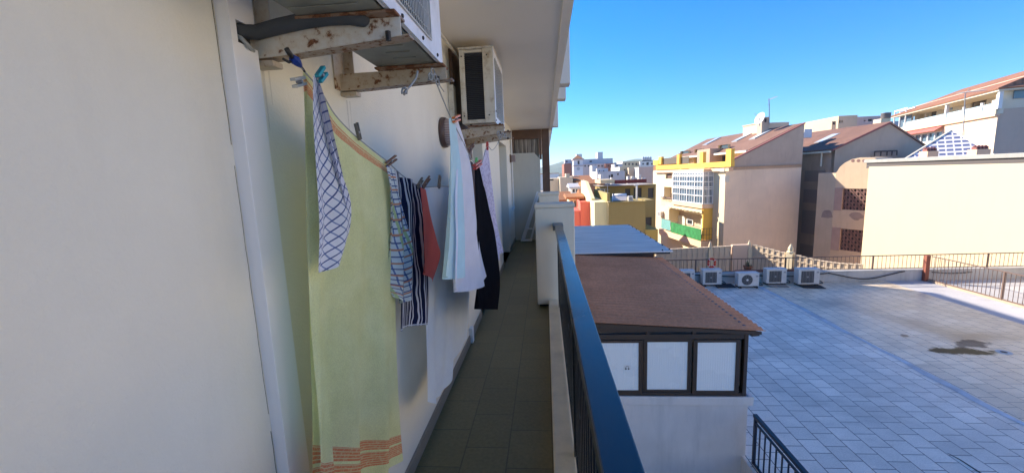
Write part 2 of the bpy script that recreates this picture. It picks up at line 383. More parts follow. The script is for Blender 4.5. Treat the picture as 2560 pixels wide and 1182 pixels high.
# its two wall brackets
def bracket(Y, label, name='wall_bracket', x1=-.348, za=(1.872,1.925), zb=(1.905,1.948), mt=None, up=True, ext=.0, group='rusty brackets on the balcony wall', rail=True, wallx=WX):
    """angle-iron arm out of the wall: side flange facing the camera, bottom flange behind it"""
    mt = mt or rust_arm
    t = empty(name, (wallx, Y, za[0]), label, 'wall bracket', group)
    b = MB(); n = 14
    for i in range(n):     # tapering side flange
        f0, f1 = i/n, (i+1)/n
        xx0, xx1 = wallx+.002+(x1-wallx)*f0, wallx+.002+(x1-wallx)*f1
        lo0, lo1 = za[0]+(zb[0]-za[0])*f0**1.2, za[0]+(zb[0]-za[0])*f1**1.2
        hi0, hi1 = za[1]+(zb[1]-za[1])*min(1,f0*1.5), za[1]+(zb[1]-za[1])*min(1,f1*1.5)
        b.prism([(xx0,Y,lo0),(xx1,Y,lo1),(xx1,Y,hi1),(xx0,Y,hi0)], (0,.004,0))
    b.build('arm', mt, t)
    b = MB()
    for i in range(n):
        f0, f1 = i/n, (i+1)/n; e1 = x1+.018
        xx0, xx1 = wallx+.002+(e1-wallx)*f0, wallx+.002+(e1-wallx)*f1
        lo0, lo1 = za[0]+(zb[0]-za[0])*f0**1.2, za[0]+(zb[0]-za[0])*f1**1.2
        b.prism([(xx0,Y+.0045,lo0),(xx1,Y+.0045,lo1),(xx1,Y+.048,lo1),(xx0,Y+.048,lo0)], (0,0,.004))
    b.build('lower_flange', rust_low, t)
    b = MB(); b.box(wallx, wallx+.06, Y+.002, Y+.045, za[0]-.018, za[0]-.003); b.build('foot', rust_arm2, t, bevel=.002)
    if up:
        b = MB(); b.box(wallx+.001, wallx+.006, Y-.04, Y+.035, za[0], 2.5); b.box(wallx+.006, wallx+.045, Y+.034, Y+.039, za[0]+.06, 2.5); b.build('wall_rail', mt, t, bevel=.001)
    if rail:
        b = MB(); b.box(wallx+.15, x1+.0, Y-.03, Y+.045, zb[1]+.001, zb[1]+.0085); b.build('bearer', rust_rail, t, bevel=.002)
        b = MB()
        for xx in (x1-.03, wallx+.17): b.lathe([(.009,0),(.011,.004),(.011,.014),(.006,.018)], (xx, Y+.03, zb[1]+.006), 10)
        b.lathe([(.007,0),(.007,.022)], (x1-.03, Y-.004, zb[0]-.012), 6)
        b.build('bolt', black_plastic, t)
    return t
bracket(1.055, 'rust-spotted white bracket arm carrying the near end of the large air conditioner', mt=rust_arm)
bracket(1.53, 'rust-spotted cream bracket arm with a knotted cord under the large air conditioner', mt=rust_arm2, za=(1.885,1.945), zb=(1.905,1.946))
# insulated refrigerant pipe out of the duct into the unit
hz = MB(); P = [(WX+.02, .985, 1.918)] + [tuple(at(px, py, Y=1.045)) for px, py in ((640,82),(700,66),(760,53),(820,45),(870,44),(905,50))]
P += [(-.43,1.1,1.965),(-.42,1.15,1.985)]
hz.tube(P, [.017,.018,.0185,.0185,.0185,.018,.017,.015,.012], 12); tag(hz.build('insulated_pipe', hose_m, smooth=True), 'thick dark grey insulated pipe arching from the trunking under the large air conditioner', 'pipe')
b = MB()
P0 = at(622, 100, X=-.70); b.tube([(WX+.02,.99,1.91),(WX+.035,.985,1.90),(WX+.042,1.0,1.885),(WX+.03,1.03,1.884)], .005, 8)
b.build('insulated_cable', mat('grey_foil', (.35,.37,.38), .4), smooth=True)
tag(bpy.data.objects['insulated_cable'], 'short grey cable bulging from the hole in the white trunking', 'cable')

# second unit further along
ac2 = empty('air_conditioner', (-.5, 3.3, 1.965), 'yellowed white air conditioner with a dark side coil, high beyond the round wall lamp', 'air conditioner', 'air conditioner units hung on the balcony wall')
X0, X1, Y0, Y1, Z0, Z1 = -.640, -.372, 3.3, 4.0, 1.968, 2.525
b = MB()
b.box(X0, X0+.04, Y0, Y1, Z0, Z1); b.box(X1-.085, X1-.004, Y0, Y1, Z0, Z1); b.box(X0+.04, X1-.085, Y0, Y1, Z0, Z0+.03); b.box(X0+.04, X1-.085, Y0, Y1, Z1-.025, Z1-.003); b.box(X0+.04, X1-.085, Y0+.05, Y1, Z0+.03, Z1-.025)
b.build('casing', ac_cream, ac2, bevel=.005)
b = MB(); b.box(X0-.006, X1+.002, Y0-.006, Y1+.006, Z1, Z1+.016); b.build('lid', ac_cream, ac2, bevel=.004)
b = MB(); b.box(X0+.041, X1-.086, Y0+.02, Y0+.05, Z0+.031, Z1-.026)
for i in range(34): b.box(X0+.041, X1-.086, Y0+.008, Y0+.019, Z0+.035+i*.0142, Z0+.035+i*.0142+.004)
b.build('coil', gridm, ac2)
b = MB(); b.box(X1-.0035, X1, Y0, Y1, Z0, Z0+.05); b.box(X1-.0035, X1, Y0, Y1, Z1-.05, Z1); b.box(X1-.0035, X1, Y0, Y0+.07, Z0+.05, Z1-.05); b.box(X1-.0035, X1, Y1-.06, Y1, Z0+.05, Z1-.05); b.build('front_panel', ac_white, ac2)
b = MB(); b.box(X1-.0036, X1-.002, Y0+.07, Y1-.06, Z0+.05, Z1-.05); b.build('opening', mat('grille_shade', (.12,.12,.115), .6), ac2)
b = MB()
for i in range(22): z = Z0+.055+i*.0207; b.tube([(X1+.006, Y0+.06, z), (X1+.006, Y1-.05, z)], .0028, 4)
for i in range(6): y = Y0+.1+i*.095; b.tube([(X1+.003, y, Z0+.05), (X1+.003, y, Z1-.05)], .0026, 4)
b.build('fan_grille', wire_m, ac2)
b = MB()
for xx in (X1-.05, X0+.02):
    for zz in (Z0+.06, Z1-.05): b.lathe([(.006,0),(.005,.003)], (xx, Y0-.0005, zz), 8, Vector((0,-1,0)), Vector((1,0,0)))
for yy, zz in ((Y0+.03, Z0+.02),(Y0+.03, Z0+.09),(Y1-.03,Z0+.03)): b.lathe([(.008,0),(.007,.004)], (X1, yy, zz), 8, Vector((1,0,0)), Vector((0,1,0)))
b.build('screw', black_plastic, ac2)
bracket(3.32, 'peeling cream bracket arm under the near end of the yellowed air conditioner', x1=-.315, za=(1.845,1.915), zb=(1.89,1.945), mt=rust_arm2, up=False)
bracket(3.86, 'peeling cream bracket arm under the far end of the yellowed air conditioner', x1=-.30, za=(1.845,1.915), zb=(1.89,1.945), mt=rust_arm2, up=False)
# conduit at the ceiling behind the first unit
b = MB(); b.tube([(-.72,1.9,2.57),(-.70,2.6,2.545),(-.68,3.25,2.52),(-.66,3.5,2.5)], .011, 8); b.build('conduit', ac_cream, smooth=True)
tag(bpy.data.objects['conduit'], 'thin cream conduit running under the ceiling towards the yellowed air conditioner', 'pipe')

# round ribbed wall lamp and little lamp
lamp = empty('wall_lamp', (WX, 3.03, 1.88), 'round bulkhead wall lamp with brown rim and ribbed glass on the cream wall', 'wall lamp')
b = MB(); b.lathe([(.105,0),(.112,.012),(.108,.034),(.095,.04)], (WX, 3.06, 1.883), 32, Vector((1,0,0)), Vector((0,1,0))); b.build('rim', mat('brown_bakelite', (.10,.06,.05), .4), lamp, smooth=True)
b = MB(); b.lathe([(.098,.036),(.098,.05),(.088,.072),(.06,.086),(.02,.09)], (WX, 3.06, 1.883), 32, Vector((1,0,0)), Vector((0,1,0)))
lg = mat('ribbed_glass', (.36,.29,.28), .3); wv = N(lg, 'ShaderNodeTexWave'); wv.bands_direction = 'Z'; wv.inputs['Scale'].default_value = 26; L(lg, coords(lg), wv.inputs[0]); bump(lg, wv.outputs['Fac'], .8, .006)
setc(lg, ramp(lg, wv.outputs['Fac'], [(.2,(.22,.16,.16)),(.8,(.46,.38,.36))]))
b.build('lens', lg, lamp, smooth=True)
lamp2 = empty('wall_lamp', (WX, 9.1, 1.93), 'small brown and cream wall lamp between the far doorway and the slit window', 'wall lamp')
b = MB(); b.box(WX, WX+.03, 8.98, 9.1, 1.83, 2.0); b.build('back_plate', brown_wood, lamp2, bevel=.004)
b = MB(); b.box(WX+.032, WX+.12, 8.99, 9.09, 1.84, 1.99); b.build('lens', lg, lamp2, bevel=.01)
# socket on the wall foot
b = MB(); b.box(WX, WX+.035, 3.62, 3.69, -.0+.005, .15); b.build('junction_box', white_m, bevel=.005)
tag(bpy.data.objects['junction_box'], 'small white junction box at the foot of the wall by the hanging sheet', 'junction box')

# ------------------------------------------------------------------ the dark metal railing of our balcony
rail_m = mat('dark_gloss_paint', (.012,.014,.020), .30, spec=.7)
_v = coords(rail_m); L(rail_m, ramp(rail_m, noise(rail_m, _v, 5, 3, .5), [(.3, (.20,)*3), (.75, (.30,)*3)]), bsdf(rail_m).inputs['Roughness'])
_c = noise(rail_m, _v, 60, 6, .75); _d = noise(rail_m, _v, 3, 4, .6)
_f = ramp(rail_m, math_(rail_m, 'ADD', math_(rail_m, 'MULTIPLY', _c, .6), math_(rail_m, 'MULTIPLY', _d, .4)), [(.635, (0,0,0)), (.66, (1,1,1))])
setc(rail_m, mix(rail_m, _f, (.012,.015,.022), (.16,.11,.08))); bump(rail_m, noise(rail_m, coords(rail_m, scale=(40,3,1)), 4, 4, .6), .06, .002)
def balcony_rail(y0, y1, label, n_bal):
    t = empty('balcony_railing', (.13, y0, 0), label, 'railing', 'railings along our balcony')
    b = MB(); b.box(.090, .170, y0, y1, .955, 1.0); b.build('handrail', rail_m, t, bevel=.004)
    b = MB(); b.box(.115, .145, y0, y1, .905, .93); b.box(.115, .145, y0, y1, .13, .155); b.build('cross_bar', rail_m, t, bevel=.002)
    for i in range(n_bal):
        y = y0 + (y1-y0)*(i+.5)/n_bal
        b = MB(); b.box(.119, .141, y-.010, y+.010, .156, .904); b.build('baluster', rail_m, t)
    for y in (y0+.03, y0+(y1-y0)*.5, y1-.05):
        b = MB(); b.box(.112, .148, y-.018, y+.018, .101, .967); b.build('post', rail_m, t)
    return t
balcony_rail(-.5, 4.42, 'long dark glossy railing with a flat top running from the camera to the pier', 62)
balcony_rail(5.02, 6.38, 'short dark metal railing seen between the two balcony piers', 12)
b = MB(); b.box(.07, .185, 4.43, 4.643, .94, 1.0); b.build('railing_bracket', mat('grey_plate', (.26,.25,.23), .5), bevel=.004)
tag(bpy.data.objects['railing_bracket'], 'grey block joining the long dark railing to the pier', 'bracket')

# white slatted frame leaning at the end of the balcony
rk = empty('folded_drying_rack', (-.4, 9.5, 0), 'folded white slatted frame leaning against the end wall of the balcony', 'drying rack')
for k, (xa, xb, y) in enumerate(((-.60,-.19,9.50),(-.555,-.165,9.44),(-.39,-.155,9.38))):
    b = MB(); za, zb = .06, (1.16,1.1,.80)[k]
    b.prism([(xa,y,za),(xa+.045,y,za),(xb+.03,y,zb),(xb-.01,y,zb)], (0,.03,0)); b.build('slat', white_m, rk, bevel=.003)
b = MB(); b.box(-.60,-.34,9.39,9.53,.02,.055); b.box(-.50,-.32,9.41,9.43,.30,.33); b.build('cross_bar', white_m, rk, bevel=.003)

# ================================================================== laundry
def crv(pts, t):
    """Catmull-Rom through pts, t in 0..1"""
    n = len(pts)-1; x = min(max(t, 0), 1)*n; i = min(int(x), n-1); f = x-i
    p1, p2 = pts[i], pts[i+1]; p0 = pts[i-1] if i > 0 else p1*2-p2; p3 = pts[i+2] if i+2 <= n else p2*2-p1
    return .5*((2*p1) + (p2-p0)*f + (2*p0-5*p1+4*p2-p3)*f*f + (3*p1-p0-3*p2+p3)*f**3)
def pxc(pts, X):
    out = []
    for p in pts: out.append(at(p[0], p[1], X=(p[2] if len(p) > 2 else X)))
    return out
def uvxy(mt):
    tc = N(mt, 'ShaderNodeTexCoord'); s = N(mt, 'ShaderNodeSeparateXYZ'); L(mt, tc.outputs['UV'], s.inputs[0]); return s.outputs[0], s.outputs[1]
def stripes(mt, x, period, width, phase=0.0):
    f = math_(mt, 'FRACT', math_(mt, 'ADD', math_(mt, 'DIVIDE', x, period), phase+10.0)); return math_(mt, 'LESS_THAN', f, width)
def translucent(mt, f=.33):
    t = mt.node_tree
    if 'Translucent BSDF' in t.nodes: return
    b_ = bsdf(mt); o_ = t.nodes['Material Output']; tr_ = t.nodes.new('ShaderNodeBsdfTranslucent'); mx = t.nodes.new('ShaderNodeMixShader'); mx.inputs[0].default_value = f
    c_ = b_.inputs['Base Color']
    if c_.is_linked: t.links.new(c_.links[0].from_socket, tr_.inputs[0])
    else: tr_.inputs[0].default_value = c_.default_value
    t.links.new(b_.outputs[0], mx.inputs[1]); t.links.new(tr_.outputs[0], mx.inputs[2]); t.links.new(mx.outputs[0], o_.inputs[0])
def cloth(name, mt, label, cat, top, bot, left, right, X, size, fold=None, nu=40, nv=60, group=None, parent=None, thick=0):
    translucent(mt)
    T, Bt, Lf, Rt = pxc(top, X), pxc(bot, X), pxc(left, X), pxc(right, X)
    c00, c10, c01, c11 = Lf[0], Rt[0], Lf[-1], Rt[-1]
    b = MB(); W, H = size
    for j in range(nv+1):
        v = j/nv
        for i in range(nu+1):
            u = i/nu
            t_, b_, l_, r_ = crv(T,u), crv(Bt,u), crv(Lf,v), crv(Rt,v)
            # pin the boundary curves to the shared corners
            t_ = t_ + (c00-T[0])*(1-u) + (c10-T[-1])*u; b_ = b_ + (c01-Bt[0])*(1-u) + (c11-Bt[-1])*u
            p = t_*(1-v) + b_*v + l_*(1-u) + r_*u - (c00*(1-u)*(1-v) + c10*u*(1-v) + c01*(1-u)*v + c11*u*v)
            if fold:
                d = fold(u, v); p = p + (Vector((d, 0, 0)) if not isinstance(d, tuple) else Vector(d))
            b.v.append(p)
    for j in range(nv):
        for i in range(nu):
            a = j*(nu+1)+i; b.f.append([a, a+nu+1, a+nu+2, a+1])
            b.uv[len(b.f)-1] = [(i/nu*W, j/nv*H), (i/nu*W, (j+1)/nv*H), ((i+1)/nu*W, (j+1)/nv*H), ((i+1)/nu*W, j/nv*H)]
    o = b.build(name, mt, parent, smooth=True, solid=thick)
    if parent is None: tag(o, label, cat, group)
    return o
def weave(mt, sc=900, st=.35):
    n = noise(mt, coords(mt), sc, 2, .5); n2 = noise(mt, coords(mt, scale=(1,1,.35)), 22, 5, .6)
    bump(mt, math_(mt, 'ADD', math_(mt, 'MULTIPLY', n, .25), math_(mt, 'MULTIPLY', n2, 1.5)), st+.25, .006)
def fabric(name, base, var=.06, rough=.9, st=.35):
    mt = mat(name, base, rough, spec=.15)
    n1 = noise(mt, coords(mt), 14, 5, .6)
    setc(mt, ramp(mt, n1, [(.3, tuple(c*(1-var) for c in base)), (.7, tuple(min(1, c*(1+var)) for c in base))])); weave(mt, st=st)
    bsdf(mt).inputs['Sheen Weight'].default_value = .1 if max(base) > .1 else 0; return mt
red_m = fabric('coral_cotton', (1.0,.21,.17)); sheet_m = fabric('white_cotton', (.84,.92,1.0), .03)
pale_m = fabric('pale_blue_cotton', (.62,.86,.93), .04); lilac_white = fabric('lilac_white_cotton', (.84,.86,.97), .04)
black_m = fabric('black_cloth', (.008,.008,.012), .2); bsdf(black_m).inputs['Specular IOR Level'].default_value = .05; brown_m = fabric('taupe_cloth', (.27,.20,.175), .1)

# towel: lime terry with woven terracotta bands
tw = mat('lime_terry', (.6,.62,.33), .95, spec=.1); u_, v_ = uvxy(tw)
n1 = noise(tw, coords(tw), 9, 6, .65); n2 = noise(tw, coords(tw), 260, 2, .6)
base = ramp(tw, n1, [(.3, (.74,.77,.40)), (.7, (.85,.88,.53))]); base = mix(tw, .35, base, ramp(tw, n2, [(.35,(.75,.75,.7)),(.65,(1.15,1.15,1.1))]), 'MULTIPLY')
pat = noise(tw, coords(tw, scale=(1,1,1)), 120, 3, .7)
bandc = mix(tw, stripes(tw, v_, .0085, .72), (.74,.62,.36), ramp(tw, pat, [(.5, (.72,.27,.13)), (.62, (.74,.50,.28))]))
def band(mt, v, a, b_): return math_(mt, 'MULTIPLY', math_(mt, 'GREATER_THAN', v, a), math_(mt, 'LESS_THAN', v, b_))
bands = math_(tw, 'MAXIMUM', band(tw, v_, .048, .086), math_(tw, 'MAXIMUM', band(tw, v_, .965, 1.0), band(tw, v_, 1.008, 1.06)))
bands = math_(tw, 'MAXIMUM', bands, band(tw, v_, .035, .044))
setc(tw, mix(tw, bands, base, bandc)); bump(tw, math_(tw, 'ADD', n2, math_(tw, 'MULTIPLY', n1, .6)), .55, .003)
def tfold(u, v):
    c = .40+.30*v; k = 1/(1+math.exp(-(u-c)*26)); c2 = .62+.1*v
    return .060*v*(k-.5) - .034*v*math.exp(-((u-c2)/.07)**2) + .018*v*sin(u*17+v*2) + .006*sin(u*31-v*3)*v - .02*v*(1-u)
tow = empty('bath_towel', at(880, 330, X=-.6), 'long lime green bath towel with terracotta bands, the leftmost cloth on the line', 'towel')
cloth('front_drape', tw, '', '', [(770,180),(800,228),(835,285),(870,325),(905,356),(940,385),(968,406)],
      [(812,1300),(870,1265),(925,1235),(935,1200),(960,1180),(986,1150)],
      [(770,180),(773,300),(782,450),(790,650),(798,850),(808,1050),(812,1300)],
      [(968,406),(979,480),(986,620),(986,800),(987,950),(987,1060),(986,1150)], -.600, (.6,1.10), tfold, 60, 100, parent=tow)
cloth('back_drape', tw, '', '', [(757,178),(765,180),(780,200)], [(800,1310),(820,1310),(840,1300)],
      [(757,178),(758,300),(764,500),(775,700),(785,900),(797,1100),(800,1310)],
      [(780,200),(790,300),(800,500),(806,700),(815,900),(830,1100),(840,1300)], -.612, (.1,1.10), lambda u, v: .004*sin(v*9+u*5), 12, 80, parent=tow)

def checks(name, bgc, c1, c2, per, wid, rot, thin=None):
    mt = mat(name, bgc, .9, spec=.15); tc = N(mt, 'ShaderNodeTexCoord'); mp = N(mt, 'ShaderNodeMapping'); mp.inputs['Rotation'].default_value = (0,0,rot)
    L(mt, tc.outputs['UV'], mp.inputs[0]); s = N(mt, 'ShaderNodeSeparateXYZ'); L(mt, mp.outputs[0], s.inputs[0])
    wob = noise(mt, tc.outputs['UV'], 12, 2); x = math_(mt, 'ADD', s.outputs[0], math_(mt, 'MULTIPLY', wob, .01)); y = s.outputs[1]
    a = stripes(mt, x, per, wid); b_ = stripes(mt, y, per*1.1, wid*1.15)
    c = mix(mt, a, bgc, c2); c = mix(mt, b_, c, c1)
    if thin:
        c = mix(mt, stripes(mt, x, per*2.7, wid*.8, .4), c, thin[0]); c = mix(mt, stripes(mt, y, per*2.3, wid*.8, .3), c, thin[1])
    n1 = noise(mt, coords(mt), 20, 4); c = mix(mt, .3, c, ramp(mt, n1, [(.3,(.8,.8,.8)),(.7,(1.1,1.1,1.1))]), 'MULTIPLY')
    setc(mt, c); weave(mt); return mt
chk = checks('blue_check_cotton', (.80,.82,.92), (.07,.11,.31), (.26,.33,.56), .021, .15, .62)
tt = empty('tea_towel', at(800, 200, X=-.555), 'white tea towel with blue checks hanging by one corner before the lime towel', 'tea towel')
cloth('front_fold', chk, '', '', [(783,190),(790,190),(800,196)], [(799,676),(802,680),(832,664),(842,640)],
      [(783,190),(783,300),(788,420),(793,520),(797,600),(799,676)],
      [(800,196),(808,270),(826,350),(850,430),(874,508),(872,580),(846,645)], -.557, (.13,.50),
      lambda u, v: .007*sin(u*6.5+v*3)*min(1,v*1.6)+.005*v*sin(u*13-1), 30, 70, parent=tt)
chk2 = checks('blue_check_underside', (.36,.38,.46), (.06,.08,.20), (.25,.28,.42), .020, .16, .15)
cloth('back_fold', chk2, '', '', [(795,190),(802,192),(808,196)], [(868,525),(875,520),(882,515)],
      [(795,190),(801,262),(817,345),(838,425),(854,478),(868,525)],
      [(808,196),(828,262),(846,340),(862,410),(873,466),(882,515)], -.550, (.035,.36), lambda u, v: -.012*u, 10, 50, parent=tt)
# second checked cloth (multicolour)
chk3 = checks('multicolour_check_cotton', (.70,.78,.84), (.07,.11,.30), (.16,.24,.48), .020, .17, .06, ((.48,.62,.35),(.62,.30,.20)))
cloth('tea_towel', chk3, 'blue, green and white checked cloth hanging folded between the lime towel and the striped top', 'tea towel',
      [(966,414),(978,420),(988,428)], [(986,742),(1004,758),(1016,752),(1027,738)],
      [(966,414),(972,480),(976,560),(978,640),(980,700),(986,742)],
      [(988,428),(1000,490),(1012,560),(1024,620),(1025,680),(1027,738)], -.575, (.11,.48), lambda u, v: .03*sin(u*11+v*6)*min(1,.3+v)*.6, 30, 60)
# striped top
st = mat('navy_stripe_cotton', (.02,.025,.07), .9, spec=.15); u_, v_ = uvxy(st)
tcv = N(st, 'ShaderNodeTexCoord'); wb = noise(st, tcv.outputs['UV'], 7, 2, .5)
xx = math_(st, 'ADD', u_, math_(st, 'MULTIPLY', wb, .055))
s1 = stripes(st, xx, .043, .22); s2 = stripes(st, xx, .043, .12, .58)
hem = math_(st, 'GREATER_THAN', v_, .543)
c = mix(st, math_(st, 'MAXIMUM', s1, s2), (.016,.02,.065), (.66,.68,.76)); c = mix(st, math_(st, 'MULTIPLY', hem, math_(st, 'LESS_THAN', v_, .548)), c, (.7,.72,.78)); setc(st, c); weave(st)
cloth('striped_top', st, 'navy blue top with white wavy stripes pegged on the line', 'clothing',
      [(976,425),(1000,440),(1026,452),(1046,464)], [(985,828),(1010,820),(1035,815),(1058,810)],
      [(976,425),(984,520),(988,620),(988,720),(985,828)], [(1046,464),(1056,540),(1058,640),(1060,740),(1058,810)], -.600, (.42,.55),
      lambda u, v: .020*sin(u*14+v*1.5)*(1-.5*v)+.02*sin(u*7+1)*v, 60, 60)
# coral cloth
cloth('coral_cloth', red_m, 'coral red cloth hanging in a narrow point between the striped top and the white sheet', 'cloth',
      [(1051,468),(1056,470),(1063,474)], [(1058,682),(1066,688),(1083,706)],
      [(1051,468),(1056,540),(1057,610),(1056,640),(1058,682)], [(1063,474),(1076,545),(1092,605),(1101,640),(1083,706)], -.555, (.2,.35),
      lambda u, v: .010*sin(u*8+v*2)*min(1,.2+v), 24, 50)
# large white sheet
cloth('white_sheet', sheet_m, 'large thin white sheet hanging low behind the coral cloth and the pale blue cloth', 'sheet',
      [(1060,470),(1090,468),(1120,466),(1150,462),(1175,452)], [(1060,1003),(1080,1008),(1100,992),(1112,960),(1140,900),(1172,845)],
      [(1060,470),(1056,600),(1056,750),(1058,900),(1060,1003)], [(1175,452),(1176,560),(1176,680),(1174,780),(1172,845)], -.612, (.9,1.2),
      lambda u, v: .034*v*sin(u*12+.5)*(1-u*.5)+.012*v*sin(u*27+v*3), 70, 70)
# pale cloth pegged by a corner on the near line, with the white one beyond it
cloth('pale_blue_cloth', pale_m, 'pale aqua cloth hanging from one corner under an orange peg', 'cloth',
      [(1122,296),(1128,294),(1136,298)], [(1108,690),(1125,698),(1148,694),(1172,688)],
      [(1122,296),(1124,380),(1120,470),(1116,560),(1112,630),(1108,690)],
      [(1136,298),(1146,370),(1156,440),(1163,530),(1168,610),(1172,688)], -.372, (.25,.6),
      lambda u, v: .018*sin(u*9+v*2)*min(1,.25+v)+.007*sin(u*24+v*5)*v, 44, 70)
cloth('lilac_white_cloth', lilac_white, 'lilac white cloth fanning out behind the pale aqua one above the black trousers', 'cloth',
      [(1128,296),(1135,297),(1142,300)], [(1128,722),(1150,730),(1186,724),(1205,710),(1222,690)],
      [(1128,296),(1135,400),(1130,500),(1130,600),(1126,670),(1128,722)],
      [(1142,300),(1160,350),(1180,420),(1192,520),(1202,600),(1212,650),(1222,690)], -.382, (.4,.6),
      lambda u, v: .02*sin(u*9+1+v)*min(1,.25+v)+.006*sin(u*21), 50, 70)
# taupe cloth, black trousers, lavender cloth
cloth('taupe_cloth', brown_m, 'small taupe brown cloth hanging between the pale cloths and the black trousers', 'cloth',
      [(1166,392),(1176,402),(1188,414)], [(1178,530),(1188,538),(1198,542)],
      [(1166,392),(1172,440),(1176,490),(1178,530)], [(1188,414),(1196,440),(1197,490),(1198,542)], -.52, (.25,.45), lambda u, v: .014*sin(u*12)*(.4+v), 24, 30)
bt = cloth('black_trousers', black_m, 'black trousers hanging low by the red peg above the balcony floor', 'trousers',
      [(1186,416),(1194,416),(1204,420)], [(1186,766),(1196,772),(1220,773),(1241,774)],
      [(1186,416),(1186,500),(1184,600),(1184,690),(1186,766)], [(1204,420),(1222,520),(1236,610),(1245,700),(1241,774)], -.40, (.3,.75),
      lambda u, v: .02*sin(u*7+v*2)*(.3+v), 30, 50)
lav = mat('lavender_lace', (.5,.46,.7), .9); _v = coords(lav); vo = N(lav, 'ShaderNodeTexVoronoi'); vo.inputs['Scale'].default_value = 55; L(lav, _v, vo.inputs['Vector'])
setc(lav, ramp(lav, vo.outputs['Distance'], [(.2,(.46,.43,.66)),(.6,(.74,.73,.94))])); weave(lav)
cloth('lavender_cloth', lav, 'lavender patterned cloth, the rightmost on the line, rising to an orange-red peg', 'cloth',
      [(1198,414),(1208,398),(1216,364),(1221,366)], [(1240,655),(1246,640),(1252,632),(1256,628)],
      [(1198,414),(1210,470),(1222,540),(1234,600),(1240,655)], [(1221,366),(1226,430),(1232,500),(1240,570),(1256,628)], -.40, (.3,.7),
      lambda u, v: .015*sin(u*11)*(.4+v), 30, 50)

# clothes lines, knotted cords, pegs
def cord(name, pts, r, label, mt=rope_m, n=6, smooth=True):
    b = MB(); P = [crv(pts, i/(6*(len(pts)-1))) for i in range(6*(len(pts)-1)+1)]; b.tube(P, r, n)
    o = b.build(name, mt, smooth=smooth); tag(o, label, 'clothes line'); return o
LA = pxc([(726,128),(740,150),(762,180),(800,226),(835,284),(870,323),(905,354),(968,404),(1010,442),(1052,466),(1100,466),(1145,462)], -.60)
LA += [Vector((-.585,3.05,1.60)), Vector((-.57,3.36,1.80)), Vector((-.55,3.40,1.85))]
cord('clothes_line', LA, .0022, 'long sagging grey clothes line carrying the towel and the washing close to the wall')
LB = pxc([(1078,178),(1090,205),(1110,255),(1128,296),(1160,360),(1180,400),(1197,412),(1206,404),(1218,366),(1232,375),(1248,352)], -.37) + [Vector((-.33,3.34,1.905))]
cord('clothes_line', LB, .0022, 'second grey clothes line from the tip of the far bracket down to the red peg')
kc = MB(); q = pxc([(1044,178),(1040,195),(1030,210),(1020,222),(1012,228)], -.37)
kc.tube([crv(q, i/16) for i in range(17)], .003, 6)
c0 = at(1011, 228, X=-.37)
for k in range(6):
    a = k*1.1; kc.tube([c0+Vector((0,.010*cos(a+t*.9),.009*sin(a*1.7+t*.9))) + Vector((.004*cos(a*3),0,0)) for t in range(4)], .0026, 5)
tag(kc.build('knotted_cord', rope_m, smooth=True), 'loose grey cord end with a knot hanging from the cream bracket', 'cord')
kc = MB()
for k, (px, py) in enumerate(((1082,180),(1088,195),(1076,192),(1094,205))):
    c0 = at(px, py, X=-.365); kc.tube([c0+Vector((.004*cos(t*1.05+k),.010*cos(t*1.05+k),.012*sin(t*1.05+k))) for t in range(7)], .0022, 5)
for pts in (((1088,185),(1100,215),(1110,230)), ((1080,180),(1070,200),(1088,206))): kc.tube(pxc(pts, -.368), .0018, 5)
tag(kc.build('knotted_cord', rope_m, smooth=True), 'tangle of grey cord knotted round the tip of the cream bracket', 'cord')
kc = MB()
for k, (px, py) in enumerate(((1250,342),(1258,338),(1246,334),(1264,340))):
    c0 = at(px, py, X=-.31); kc.tube([c0+Vector((.006*cos(t*1.05+k),.03*cos(t*1.05+k),.016*sin(t*1.05+k))) for t in range(7)], .004, 5)
tag(kc.build('knotted_cord', rope_m, smooth=True), 'grey cord wound round the bracket tips under the yellowed air conditioner', 'cord')
tie = empty('cord_tie', at(738, 150, X=-.6), 'bright blue plastic tie with dark ends holding the clothes line at the first bracket', 'tie')
bl = mat('blue_plastic', (.01,.04,.25), .4)
a_, b_ = at(729, 143, X=-.6), at(752, 166, X=-.6)
kb = MB(); kb.tube([a_, a_.lerp(b_,.3), a_.lerp(b_,.65), b_], [.008,.0125,.010,.005], 6); kb.build('wrap', bl, tie)
kb = MB(); kb.tube(pxc([(716,122),(722,132),(730,144)], -.6), .006, 8); kb.tube(pxc([(752,166),(758,174),(762,180)], -.6), .003, 6); kb.tube(pxc([(732,152),(722,156),(708,148)], -.605), .0035, 6); kb.build('tail', black_plastic, tie, smooth=True)

def peg(pA, pB, X, w, mt, label, spread=.0, th=.006):
    """clothes peg from its jaws pA to its handles pB (pixel positions on the line's own plane)"""
    a = at(*pA, X=X); b_ = at(*pB, X=X); d = (b_-a); L_ = d.length; d.normalize(); s = d.cross(Vector((1,0,0))).normalized()
    n = Vector((1,0,0)); t = empty('clothes_peg', a, label, 'clothes peg', 'pegs on the clothes lines')
    for sg in (-1, 1):
        mb = MB(); o0 = s*sg*.0035; o1 = s*sg*(.003+spread*.35)
        P = [a+o0-n*w/2, a+o0+n*w/2, b_+o1+n*w/2, b_+o1-n*w/2]
        mb.prism(P, s*sg*th); mb.build('leg', mt, t, bevel=.001)
    mb = MB(); c = a.lerp(b_, .45); mb.lathe([(.004,-w*.55),(.004,w*.55)], c, 8, n, Vector((0,0,1))); mb.build('spring', grey_alu, t)
    return t
teal = mat('teal_plastic', (.02,.30,.36), .35); orange = mat('orange_plastic', (.80,.20,.03), .4); redp = mat('red_plastic', (.55,.05,.04), .4); greenp = mat('green_plastic', (.15,.55,.18), .4)
woodp = mat('weathered_wood', (.22,.12,.08), .8); greyp = mat('grey_wood', (.16,.15,.13), .8)
peg((796,198),(812,176), -.55, .012, teal, 'teal plastic peg at the top corner of the blue checked tea towel', .004, .008)
